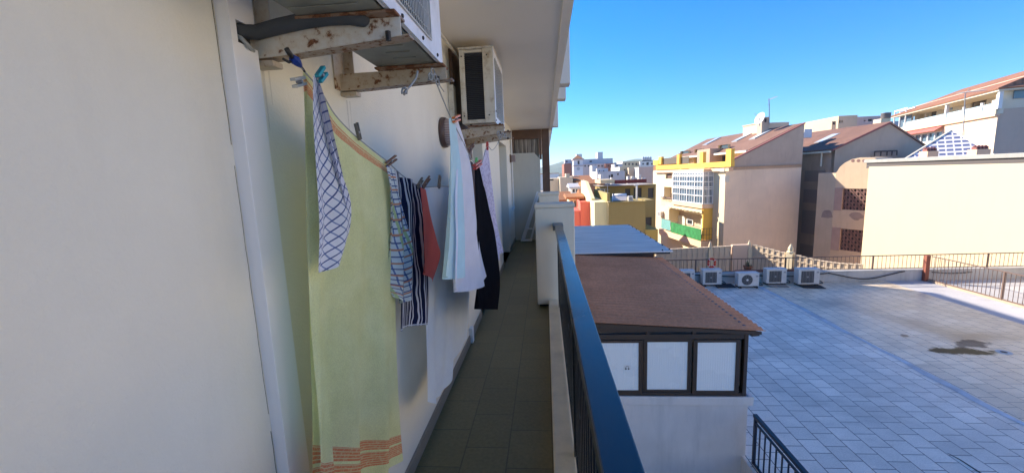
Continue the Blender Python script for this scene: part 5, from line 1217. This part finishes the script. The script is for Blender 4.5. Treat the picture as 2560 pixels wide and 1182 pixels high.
# left end: white pergola and glazed verandah with awning
b = MB()
for a_ in (aL+.1, aL+1.6, aL+3.1): 
    for y in (-.15, 1.6): b.box(a_-.05, a_+.05, y-.05, y+.05, zpb+.4, zpb+2.5, FF.M)
for y in (-.15,.5,1.1,1.6): b.box(aL, aL+3.4, y-.04, y+.04, zpb+2.5, zpb+2.62, FF.M)
b.build('pergola', white_m, Fb)
b = MB(); b.box(aL+.15, aL+3.05, .4, .45, zpb+.5, zpb+2.3, FF.M); b.build('pergola_glazing', glass_b, Fb)
v0, v1 = FF.a(2270,345), FF.a(2354,345); vz0, vz1 = FF.z(2354,352), FF.z(2354,327)
b = MB()
for i in range(6): a_ = v0+(v1-v0)*i/5; b.box(a_-.08, a_+.08, .02, .12, vz0, vz1, FF.M)
b.box(v0, v1, .02, .12, vz0, vz0+.1, FF.M); b.box(v0, v1, .02, .12, vz1-.1, vz1, FF.M); wn = b.build('verandah_window', white_m, Fb)
b = MB(); b.box(v0, v1, .18, .22, vz0, vz1, FF.M); b.build('pane', glass_b, wn)
b = MB(); b.prism([FF.w(v0-.2,-.7,vz1+.0), FF.w(v0-.2,0,vz1+.5), FF.w(v0-.2,0,vz1+.55), FF.w(v0-.2,-.72,vz1+.06)], FF.u*(v1-v0+.5)); b.build('red_awning', stucco('awning_red', (.40,.14,.12), .2, 3, .1), Fb)
mast2 = empty('tv_antenna', at(2412,300,Y=33), 'thin television aerial in front of the penthouse building', 'antenna')
b = MB(); b.tube([on(2403,390,33), on(2410,300,33), on(2413,235,33)], .03, 5); b.build('mast', grey_alu, mast2)
b = MB(); b.tube([on(2395,234,33), on(2466,226,33)], .022, 4); [b.tube([on(2400+8*k,232-k,33)+Vector((0,-.3,0)), on(2400+8*k,232-k,33)+Vector((0,.3,0))], .012, 4) for k in range(8)]; b.tube([on(2413,235,33), on(2424,222,33)], .02, 4); b.build('yagi', grey_alu, mast2)

# hipped turret with white and blue glazed tiles
tr = empty('tiled_turret', (30, 32, -2), 'small turret with a pyramid roof of white and blue banded glazed tiles', 'turret')
gz = mat('glazed_band_tiles', (.7,.7,.72), .3); v = coords(gz); sx = N(gz, 'ShaderNodeSeparateXYZ'); L(gz, v, sx.inputs[0])
rowf = math_(gz, 'FRACT', math_(gz, 'MULTIPLY', sx.outputs[2], 3.6)); nn = noise(gz, v, 6, 3); 
vv = coords(gz, rot=(0,0,.6)); s2_ = N(gz, 'ShaderNodeSeparateXYZ'); L(gz, vv, s2_.inputs[0]); colf = math_(gz, 'FRACT', math_(gz, 'MULTIPLY', s2_.outputs[0], 2.6))
msk = math_(gz, 'MULTIPLY', math_(gz, 'GREATER_THAN', rowf, .45), math_(gz, 'GREATER_THAN', math_(gz, 'ADD', colf, math_(gz, 'MULTIPLY', nn, .3)), .35))
setc(gz, mix(gz, msk, (.78,.75,.74), (.14,.17,.30))); bump(gz, rowf, .5, .05)
ap = on(2380,325,32); bl_ = on(2270,392,32); brr = on(2452,392,32); cz_ = bl_.z-.15; half = (brr.x-bl_.x)/2*.98; ccx = (bl_.x+brr.x)/2; 
b = MB(); cor = [Vector((ccx+1.25*half*cos(a), 32+1.25*half*sin(a), cz_)) for a in (R_(180+8),R_(270+8),R_(8),R_(98))]; apx = Vector((ap.x, 32, ap.z))
for k in range(4): b.quadp([cor[k], cor[(k+1)%4], apx])
b.build('roof', gz, tr)
b = MB(); cor2 = [c+(apx-c)*.06 for c in cor]; b.prism([Vector((c.x,c.y,cz_-3)) for c in cor2], (0,0,3)); b.build('wall', cream_f, tr)
b = MB(); [b.tube([cor[k], apx], .07, 5) for k in range(4)]; b.build('hip_ridge', white_f, tr)
for px0, px1, pt, pb_, lab in ((2318,2347,377,392,'squat peach chimney with little red cowls in front of the tiled turret'),(2441,2478,372,388,'squat peach chimney with little cowls to the right of the tiled turret')):
    ch = empty('chimney', at((px0+px1)/2, pb_, Y=28), lab, 'chimney'); p, q = at(px0,pb_,Y=28), at(px1,pt,Y=28)
    b = MB(); b.box(p.x, q.x, 28, 28.6, p.z-1.2, q.z); b.build('stack', peach_f, ch)
    b = MB()
    n_ = 4
    for i in range(n_): x = p.x+(q.x-p.x)*(i+.5)/n_; b.box(x-.05, x+.05, 28.1, 28.4, q.z, q.z+.16); b.lathe([(.12,0),(.02,.1)], (x,28.25,q.z+.16), 8)
    b.build('cowls', verge, ch)

# ================================================================== the town
hill_m = stucco('wooded_hill', (.10,.16,.13), .3, .02, .3, .3, .3, .95, 1.5)
def hill(pts, Y, depth, label=None):
    b = MB(); n = 60; top = []
    P = [at(x, y, Y=Y) for x, y in pts]
    rows = 8
    for j in range(rows+1):
        f = j/rows
        for i in range(n+1):
            p = crv(P, i/n); h = (p.z+14)*sin(f*pi/2)**.8+ (0 if j in (0,) else random.uniform(-1,1)*(p.z+14)*.02)
            b.v.append(Vector((p.x, Y-depth*(1-f), -14+h)))
    for j in range(rows):
        for i in range(n): a = j*(n+1)+i; b.f.append([a, a+1, a+n+2, a+n+1])
    tag(b.build('hill', hill_m, smooth=True), kind='structure')
hill([(1250,440),(1330,424),(1372,415),(1390,409),(1412,403),(1430,402),(1460,402),(1490,404),(1515,408),(1530,410),(1545,407),(1565,402),(1580,399),(1600,400),(1640,404),(1720,408),(1900,406),(2200,404),(2700,402)], 1500, 500)

town = {}
def tm(name, c, dirt=.15):
    if name not in town: town[name] = stucco(name, c, .05, .3, .1, dirt, 3, .9, .02)
    return town[name]
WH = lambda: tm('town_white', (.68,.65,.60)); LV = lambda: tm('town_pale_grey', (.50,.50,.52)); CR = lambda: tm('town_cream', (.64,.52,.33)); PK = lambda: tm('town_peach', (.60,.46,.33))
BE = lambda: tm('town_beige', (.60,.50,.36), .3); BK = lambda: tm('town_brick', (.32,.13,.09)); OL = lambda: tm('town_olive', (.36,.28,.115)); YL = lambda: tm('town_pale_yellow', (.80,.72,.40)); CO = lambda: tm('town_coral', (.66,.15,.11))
RTm = tm('town_roof_tiles', (.36,.155,.07), .3); DKm = mat('town_dark', (.05,.045,.045), .5)
def house(name, label, cat, px0, px1, pt, Y, depth, wall, roof=None, rise=0, wins=(), lwins=0, zbot=-12, group=None, parapet=None, roofm=None, lit=None):
    """box with its street front at Y covering px0..px1; wins = (px0,px1,pyt,pyb) window openings on the front"""
    x0, x1 = at(px0, pt, Y=Y).x, at(px1, pt, Y=Y).x; z1 = at((px0+px1)/2, pt, Y=Y).z
    t = empty(name, ((x0+x1)/2, Y, zbot), label, cat, group)
    F = Frame((x0, Y), 0); W_ = x1-x0
    hs = [(at(a,(c+d)/2,Y=Y).x-x0, at(b_,(c+d)/2,Y=Y).x-x0, at(a,d,Y=Y).z, at(a,c,Y=Y).z) for a, b_, c, d in wins]
    dd = .004*Y
    b = MB(); holes_wall(F, b, 0, W_, zbot, z1, hs, dd)
    GL = Frame((x0, Y+depth), -90)
    lh = [(depth*(i+.3)/lwins, depth*(i+.7)/lwins, z1-3.2*k-2.2, z1-3.2*k-.9) for i in range(lwins) for k in range(2)]
    lh = [h for h in lh if h[2] > zbot]
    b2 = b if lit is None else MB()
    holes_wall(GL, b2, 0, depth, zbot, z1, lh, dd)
    if lit is not None: b2.build('left_wall', lit, t)  # sunlight painted into the left flank: brighter colour than the front
    b.quadp([(x1,Y,zbot),(x1,Y+depth,zbot),(x1,Y+depth,z1),(x1,Y,z1)])
    b.quadp([(x1,Y+depth,zbot),(x0,Y+depth,zbot),(x0,Y+depth,z1),(x1,Y+depth,z1)])
    if roof != 'tile': b.quadp([(x0,Y,z1),(x1,Y,z1),(x1,Y+depth,z1),(x0,Y+depth,z1)])
    b.build('wall', wall, t)
    for h in hs: m = MB(); m.box(h[0]-.01, h[1]+.01, dd*.8, dd*.8+.05, h[2]-.01, h[3]+.01, F.M); m.build('window', DKm, t)
    for h in lh: m = MB(); m.box(h[0]-.01, h[1]+.01, dd*.8, dd*.8+.05, h[2]-.01, h[3]+.01, GL.M); m.build('window', DKm, t)
    if roof == 'tile':
        e = .3; rm = roofm or RTm; m = MB(); xm = (x0+x1)/2
        m.prism([(x0-e,Y-e,z1),(x1+e,Y-e,z1),(x1+e,Y-e,z1+.15),(x1+e*0,Y-e,z1+.15),(x0-e,Y-e,z1+.15)], (0,depth+2*e,0))
        m.quadp([(x0-e,Y-e,z1+.16),(x1+e,Y-e,z1+.16),(x1+e,Y+depth*.5,z1+rise),(x0-e,Y+depth*.5,z1+rise)])
        m.quadp([(x1+e,Y+depth+e,z1+.16),(x0-e,Y+depth+e,z1+.16),(x0-e,Y+depth*.5,z1+rise),(x1+e,Y+depth*.5,z1+rise)])
        m.quadp([(x0-e,Y+depth+e,z1+.16),(x0-e,Y-e,z1+.16),(x0-e,Y+depth*.5,z1+rise)]); m.quadp([(x1+e,Y-e,z1+.16),(x1+e,Y+depth+e,z1+.16),(x1+e,Y+depth*.5,z1+rise)])
        m.build('roof', rm, t)
    if parapet:
        m = MB(); p = parapet; w_ = .01*Y**.5; m.box(x0-.02, x1+.02, Y-.03, Y+w_, z1+.001, z1+p); m.box(x0-.02, x0+w_, Y+w_, Y+depth, z1+.001, z1+p); m.box(x1-w_, x1+.02, Y+w_, Y+depth, z1+.001, z1+p); m.build('parapet', wall, t)
    return t
# olive building with its roof terrace, nearest of the town
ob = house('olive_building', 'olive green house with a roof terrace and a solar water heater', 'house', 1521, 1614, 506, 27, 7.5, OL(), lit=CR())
z1 = at(1567,506,Y=27).z; X0_ = at(1521,506,Y=27).x; X1_ = at(1614,506,Y=27).x
b = MB(); b.box(X0_-.05, X1_+.05, 26.9, 27.1, z1+.001, z1+.06); b.box(X0_-.06, X0_+.12, 27.1, 34.5, z1+.001, z1+.62); b.build('parapet', OL(), ob)
b = MB(); b.box(X0_-.05, X0_+.1, 26.88, 27.25, z1+.06, z1+.1); b.build('kerb_cap', CR(), ob)
o2 = house('olive_building', 'olive house with a dark red fascia, set back behind the roof terrace', 'house', 1499, 1640, 463, 34.6, 3, OL(), wins=((1563,1576,472,493),(1584,1604,470,495),(1620,1634,470,495)))
for (a, c, d_, e) in ((1500,1513,471,483),):
    p, q = at(a,e,Y=34.5), at(c,d_,Y=34.5); m = MB(); m.box(p.x, q.x, 34.5, 34.58, p.z, q.z); f_ = m.build('window', whitealu_m, o2); m = MB(); m.box(p.x+.1, q.x-.1, 34.47, 34.5, p.z+.08, q.z-.08); m.build('pane', cloud_glass, f_)
p, q = at(1498,468,Y=33.6), at(1632,461,Y=33.6); m = MB(); m.box(p.x, q.x, 33.6, 37.8, p.z+.05, q.z); m.build('roof_slab', tm('grey_slab', (.40,.36,.33)), o2)
p, q = at(1541,460,Y=33.5), at(1622,448,Y=33.5); m = MB(); m.box(p.x, q.x, 34.2, 34.5, p.z, q.z); m.build('dark_red_fascia', tm('dark_red', (.20,.05,.045)), o2)
p, q = at(1504,460,Y=33.5), at(1540,449,Y=33.5); m = MB(); m.box(p.x, q.x, 34.2, 38, p.z, q.z); m.build('cream_block', CR(), o2)
low = house('ochre_annex', 'low ochre annex between the olive house and the yellow-trimmed building', 'house', 1614, 1645, 574, 26.9, 8, tm('ochre', (.44,.33,.10)))
bkx = house('olive_building', 'shadowed olive house end seen between the olive terrace house and the yellow-trimmed building', 'house', 1613, 1634, 500, 30, 4.5, OL(), wins=((1614,1629,543,564),))
# solar heater, box, pole and antenna on the terrace
sh_ = empty('solar_water_heater', at(1548,504,Y=29), 'white cylindrical solar water heater with tilted panel on the olive roof terrace', 'water heater')
p, q = at(1536,492,Y=29), at(1566,491,Y=29); m = MB(); m.lathe([(.14,0),(.21,.02),(.21,q.x-p.x-.02),(.14,q.x-p.x)], (p.x,29,p.z), 14, Vector((1,0,0)), Vector((0,1,0))); m.build('tank', white_m, sh_, smooth=True)
p2, q2 = at(1530,502,Y=28.4), at(1565,502,Y=28.4); m = MB(); m.prism([(p2.x,28.2,z1+.05),(q2.x,28.2,z1+.05),(q.x,28.9,p.z+.12),(p.x-.05,28.9,p.z+.12)], (0,.06,.0)); m.build('panel', tm('panel_glass', (.55,.50,.48)), sh_)
m = MB(); m.tube([(p2.x,28.2,z1),(p.x-.1,29,p.z+.2)], .04, 5); m.tube([(p.x,29.1,z1-.2),(p.x,29.1,p.z)], .04, 5); m.tube([(q.x,29.1,z1-.2),(q.x,29.1,p.z)], .04, 5); m.build('stand', white_m, sh_)
bx = empty('roof_box', at(1577,502,Y=28), 'small white unit beside the solar water heater on the olive roof terrace', 'air conditioner')
p, q = at(1571,503,Y=28), at(1583,490,Y=28); m = MB(); m.box(p.x, q.x, 28, 28.3, z1, q.z); m.build('casing', unit_w, bx, bevel=.02); m = MB(); m.lathe([(.1,0),(.1,.01)], ((p.x+q.x)/2, 27.99, (z1+q.z)/2), 12, Vector((0,-1,0)), Vector((1,0,0))); m.build('fan_opening', grey_alu, bx)
pl = empty('pole', at(1592,498,Y=31), 'pale upright pole on the olive roof terrace', 'pole')
m = MB(); p = at(1592,463,Y=31); m.tube([(p.x,31,z1-.2),(p.x,31,p.z)], .07, 6); m.tube([(p.x-.2,31,p.z),(p.x+.15,31,p.z+.02)], .05, 5); m.build('post', unit_w, pl)
an_ = empty('tv_antenna', at(1519,505,Y=27.2), 'television aerial on the left corner of the olive house', 'antenna')
m = MB(); m.tube([at(1520,507,Y=27.2), at(1518,456,Y=27.2)], .022, 5); m.tube([at(1508,462,Y=27.2), at(1526,460,Y=27.2)], .016, 4); m.tube([at(1511,473,Y=27.2), at(1526,474,Y=27.2)], .016, 4); m.build('mast', grey_alu, an_)
for k, (px, py) in enumerate(((1563,478),(1583,472),(1577,468))): pass
# flank left of the olive wall, its sunlight painted in as pale yellow
fl_ = house('cream_gable_house', 'tall cream-yellow wall left of the olive house, sunlight painted into its colour', 'house', 1486, 1519, 505, 27.3, 10, tm('sun_painted_yellow', (.80,.72,.42)))
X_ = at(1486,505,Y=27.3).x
m = MB(); m.prism([(X_+.001,29.2,z1-.3),(X_+.001,37.2,z1-.3),(X_+.001,37.2,z1+1.35),(X_+.001,33.5,z1+1.3),(X_+.001,29.2,z1+.2)], (.25,0,0)); m.build('stepped_gable', tm('sun_painted_yellow', (0,0,0)), fl_)
# coral house and its neighbours to the left
house('coral_house', 'coral red house with a flat top beyond the pier of our balcony', 'house', 1451, 1484, 508, 30, 9, CO(), parapet=.12)
house('coral_house', 'low coral red wing in front of the small yellow cottage', 'house', 1428, 1451, 527, 30.1, 3, CO())
house('coral_house', 'pinkish red upper storey behind the coral house', 'house', 1450, 1473, 497, 41, 4, CO(), roof='tile', rise=.5)
house('yellow_cottage', 'small yellow cottage with three dark windows beside the coral red house', 'house', 1424, 1451, 497, 33.5, 4, YL(), roof='tile', rise=.35, wins=((1428,1432,502,514),(1436,1440,502,518),(1443,1448,502,514)))
house('white_house', 'white house with an orange tiled roof at the lower left of the town', 'house', 1394, 1424, 503, 42, 6, WH(), roof='tile', rise=.85, wins=((1414,1419,505,511),))
house('white_house', 'white house with dark openings below the beige party wall', 'house', 1428, 1466, 470, 56, 6, WH(), wins=((1432,1437,473,481),(1440,1444,473,481),(1449,1453,476,482)), roof='tile', rise=.6, roofm=LV())
house('white_house', 'white house with tall windows under a wide orange tiled roof', 'house', 1462, 1492, 466, 52, 7, WH(), wins=((1468,1471,469,477),(1474,1477,469,477)), roof='tile', rise=.6)
house('pink_house', 'pinkish house with a low tiled roof above the coral house', 'house', 1456, 1488, 487, 46, 4, PK(), roof='tile', rise=.6)
house('pink_house', 'pink gable house squeezed against the cream-yellow wall', 'house', 1474, 1487, 484, 42, 1.5, tm('town_pink', (.60,.26,.20)), roof='tile', rise=1.0)
house('beige_house', 'beige rendered house with a blank party wall right of the boarded post', 'house', 1366, 1397, 447, 70, 12, BE(), wins=((1370,1384,448,452),))
house('beige_house', 'wide beige blank-walled house with stepped top in the middle distance', 'house', 1400, 1432, 443, 66, 12, BE())
house('beige_house', 'narrow beige block with a raised chimney beside the wide blank wall', 'house', 1415, 1424, 434, 67, 4, BE())
house('beige_house', 'beige house with a pinkish tiled roof below the church tower', 'house', 1430, 1447, 441, 72, 10, BE())
house('peach_roofed_house', 'house with a broad peach coloured tiled roof below the church tower', 'house', 1440, 1478, 453, 68, 12, PK(), roof='tile', rise=.9, wins=((1452,1456,458,462),))
house('orange_roofed_house', 'house with a bright orange tiled roof in the middle of the town', 'house', 1473, 1506, 463, 55, 9, CR(), roof='tile', rise=.75)
house('small_cottage', 'small cottage with a reddish roof near the parapet of our balcony', 'house', 1380, 1396, 508, 60, 5, WH(), roof='tile', rise=.6, wins=((1384,1387,511,516),))
# white building and lavender-grey ones in the middle
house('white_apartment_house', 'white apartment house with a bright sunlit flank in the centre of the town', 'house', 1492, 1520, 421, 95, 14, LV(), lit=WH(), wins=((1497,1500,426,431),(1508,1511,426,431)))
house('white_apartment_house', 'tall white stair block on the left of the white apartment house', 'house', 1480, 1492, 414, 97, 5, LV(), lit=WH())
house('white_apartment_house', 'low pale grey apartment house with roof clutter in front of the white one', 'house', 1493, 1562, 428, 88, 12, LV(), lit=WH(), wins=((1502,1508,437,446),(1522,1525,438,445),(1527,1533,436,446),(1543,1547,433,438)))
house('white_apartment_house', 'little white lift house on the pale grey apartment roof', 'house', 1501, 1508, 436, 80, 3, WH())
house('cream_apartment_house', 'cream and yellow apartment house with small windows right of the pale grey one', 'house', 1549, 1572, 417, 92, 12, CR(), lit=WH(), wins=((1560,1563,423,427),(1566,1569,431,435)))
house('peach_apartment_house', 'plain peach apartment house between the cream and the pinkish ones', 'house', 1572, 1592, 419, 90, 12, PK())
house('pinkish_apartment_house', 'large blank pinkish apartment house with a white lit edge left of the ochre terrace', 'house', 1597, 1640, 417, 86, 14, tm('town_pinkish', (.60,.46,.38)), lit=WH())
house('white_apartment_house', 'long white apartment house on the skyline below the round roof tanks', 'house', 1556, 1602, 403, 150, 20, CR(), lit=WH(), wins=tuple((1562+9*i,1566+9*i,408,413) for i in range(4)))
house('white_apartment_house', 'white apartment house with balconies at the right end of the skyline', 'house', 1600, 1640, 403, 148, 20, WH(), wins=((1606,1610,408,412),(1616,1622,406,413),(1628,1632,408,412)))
house('grey_apartment_house', 'low grey apartment house in the gap on the skyline', 'house', 1536, 1556, 410, 150, 12, LV(), wins=((1540,1545,413,417),))
for k, px in enumerate((1609,1615,1621,1627)):
    tkk = empty('roof_tank', at(px,401,Y=148), ('leftmost','second','third','rightmost')[k]+' grey round tank in the row on the right-hand skyline', 'water tank', 'grey roof tanks in a row on the skyline')
    p = at(px,401,Y=148); m = MB(); m.lathe([(.36,0),(.38,.2),(.38,1.0),(.2,1.3)], (p.x,148.5,p.z), 10); m.build('tank', LV(), tkk, smooth=True); m = MB(); m.box(p.x-.4,p.x+.4,148.1,148.9,p.z-1.2,p.z); m.build('stand', DKm, tkk)
# roof clutter blocks
clut = [(1569,1574,441,78,.0),(1580,1586,441,78,0),(1597,1603,436,78,0),(1608,1614,444,78,0),(1528,1533,444,78,0)]
for k, (a, c, t_, Y_, _) in enumerate(clut):
    house('roof_chimney', ('white chimney stub at the left end of the row behind the dark red fascia','pale chimney stub, second in the row behind the dark red fascia','tallest white chimney stub behind the dark red fascia','low white stub at the right end of the row behind the dark red fascia','small pale stub below the white apartment house')[k], 'chimney', a, c, t_, Y_, 1.2, WH(), zbot=-4)
# the long brick and white block behind the church
blk2 = house('brick_apartment_block', 'long pinkish apartment block with brick ends and a grey set-back top behind the church', 'building', 1428, 1535, 410, 160, 22, tm('town_rose', (.58,.47,.43)), wins=tuple((1461+8.5*i,1465+8.5*i,413,417) for i in range(6)))
house('brick_apartment_block', 'dark brick block at the left end of the long apartment block', 'building', 1410, 1428, 409, 158, 20, BK(), wins=())
house('brick_apartment_block', 'dark brick right end of the long apartment block', 'building', 1513, 1535, 409, 158, 3, BK(), wins=((1519,1523,413,416),))
house('grey_penthouse_storey', 'set-back grey top storey with flat roof above the long apartment block', 'building', 1456, 1532, 397, 164, 12, tm('town_slate', (.46,.47,.50)), zbot=-8, wins=((1474,1480,402,406),))
house('grey_penthouse_storey', 'small grey rooftop room at the left end of the long apartment block', 'building', 1412, 1432, 399, 162, 8, tm('town_slate', (0,0,0)), zbot=-8, wins=((1415,1419,402,406),))
house('rooftop_box', 'pale square lift tower rising above the long apartment block', 'building', 1494, 1507, 380, 168, 6, LV(), zbot=0)
house('rooftop_box', 'small pale cupola behind the church pediment', 'building', 1441, 1455, 385, 166, 5, WH(), zbot=0)
# church tower
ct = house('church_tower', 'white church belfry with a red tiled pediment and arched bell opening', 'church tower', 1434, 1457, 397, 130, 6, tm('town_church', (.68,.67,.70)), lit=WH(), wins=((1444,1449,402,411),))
xa, xb = at(1432,397,Y=130).x, at(1459,397,Y=130).x; zt3 = at(1445,397,Y=130).z; za3 = at(1445,387,Y=130).z
m = MB(); xm = (xa+xb)/2; m.quadp([(xa,129.6,zt3),(xb,129.6,zt3),(xm,132.8,za3)]); m.quadp([(xb,129.6,zt3),(xb,136.4,zt3),(xm,132.8,za3)]); m.quadp([(xb,136.4,zt3),(xa,136.4,zt3),(xm,132.8,za3)]); m.quadp([(xa,136.4,zt3),(xa,129.6,zt3),(xm,132.8,za3)]); m.build('roof', RTm, ct)
zc1, zc2 = at(1445,414,Y=130).z, at(1445,419.5,Y=130).z
m = MB(); m.box(xa-.1, xb+.1, 129.6, 136.3, zt3-.35, zt3-.02); m.box(xa+.1, xb-.1, 129.7, 136.2, zc1-.2, zc1+.1); m.build('cornice', tm('church_trim', (.45,.36,.34)), ct)
m = MB(); m.lathe([(.5,0),(.5,.08)], (xm,129.95,zc2-.3), 14, Vector((0,-1,0)), Vector((1,0,0))); m.build('clock', tm('clock_grey', (.40,.42,.45)), ct)
# far pink block on the skyline right, and low distant houses at the foot of the hill
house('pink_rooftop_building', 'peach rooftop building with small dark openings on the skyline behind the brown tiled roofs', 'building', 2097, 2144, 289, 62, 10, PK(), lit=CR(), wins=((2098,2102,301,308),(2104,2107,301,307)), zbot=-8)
house('pink_rooftop_building', 'lower pink rooftop wing with two openings to the right of the peach one', 'building', 2143, 2206, 291, 62.5, 10, tm('town_rosy', (.62,.45,.40)), wins=((2160,2164,300,304),(2170,2181,298,304)), zbot=-8)
house('pink_rooftop_building', 'small dark-doored rooftop cabin in front of the peach rooftop building', 'building', 2080, 2091, 303, 58, 4, PK(), zbot=-8, wins=((2082,2088,305,312),))
house('white_rooftop_building', 'long pale roof storey on the skyline between the water tank and the pergola', 'building', 2226, 2262, 303, 64, 10, LV(), zbot=-8)
rs = random.Random(3)
for k in range(46):
    Y_ = rs.uniform(260, 620); px = rs.uniform(1355, 1640); x = at(px, 440, Y=Y_).x; w_ = rs.uniform(7, 18); h_ = -12+rs.uniform(6, 13)+(Y_-260)*.008
    t = empty('distant_house', (x, Y_, -12), 'tiny pale house, one of many, far off at the foot of the hills', 'house', 'tiny distant houses at the foot of the hills')
    m = MB(); m.box(x-w_/2, x+w_/2, Y_, Y_+10, -12.2, h_); m.build('wall', (WH(), CR(), LV(), PK())[k % 4], t)
    m = MB(); m.box(x-w_/2-.3, x+w_/2+.3, Y_-.3, Y_+10.3, h_+.01, h_+.5); m.build('roof', (LV(), RTm, WH())[k % 3], t)

# thin summer haze between us and the hills
hz_m = bpy.data.materials.new('haze_air'); hz_m.use_nodes = True; _t = hz_m.node_tree; _t.nodes.clear()
_o = _t.nodes.new('ShaderNodeOutputMaterial'); _p = _t.nodes.new('ShaderNodeVolumePrincipled')
_p.inputs['Color'].default_value = (.86,.92,1,1); _p.inputs['Density'].default_value = .00028; _p.inputs['Anisotropy'].default_value = 0
_t.links.new(_p.outputs[0], _o.inputs['Volume'])
b = MB(); b.box(-3010, 3010, -510, 5010, -15.5, 75); tag(b.build('haze', hz_m), kind='stuff')
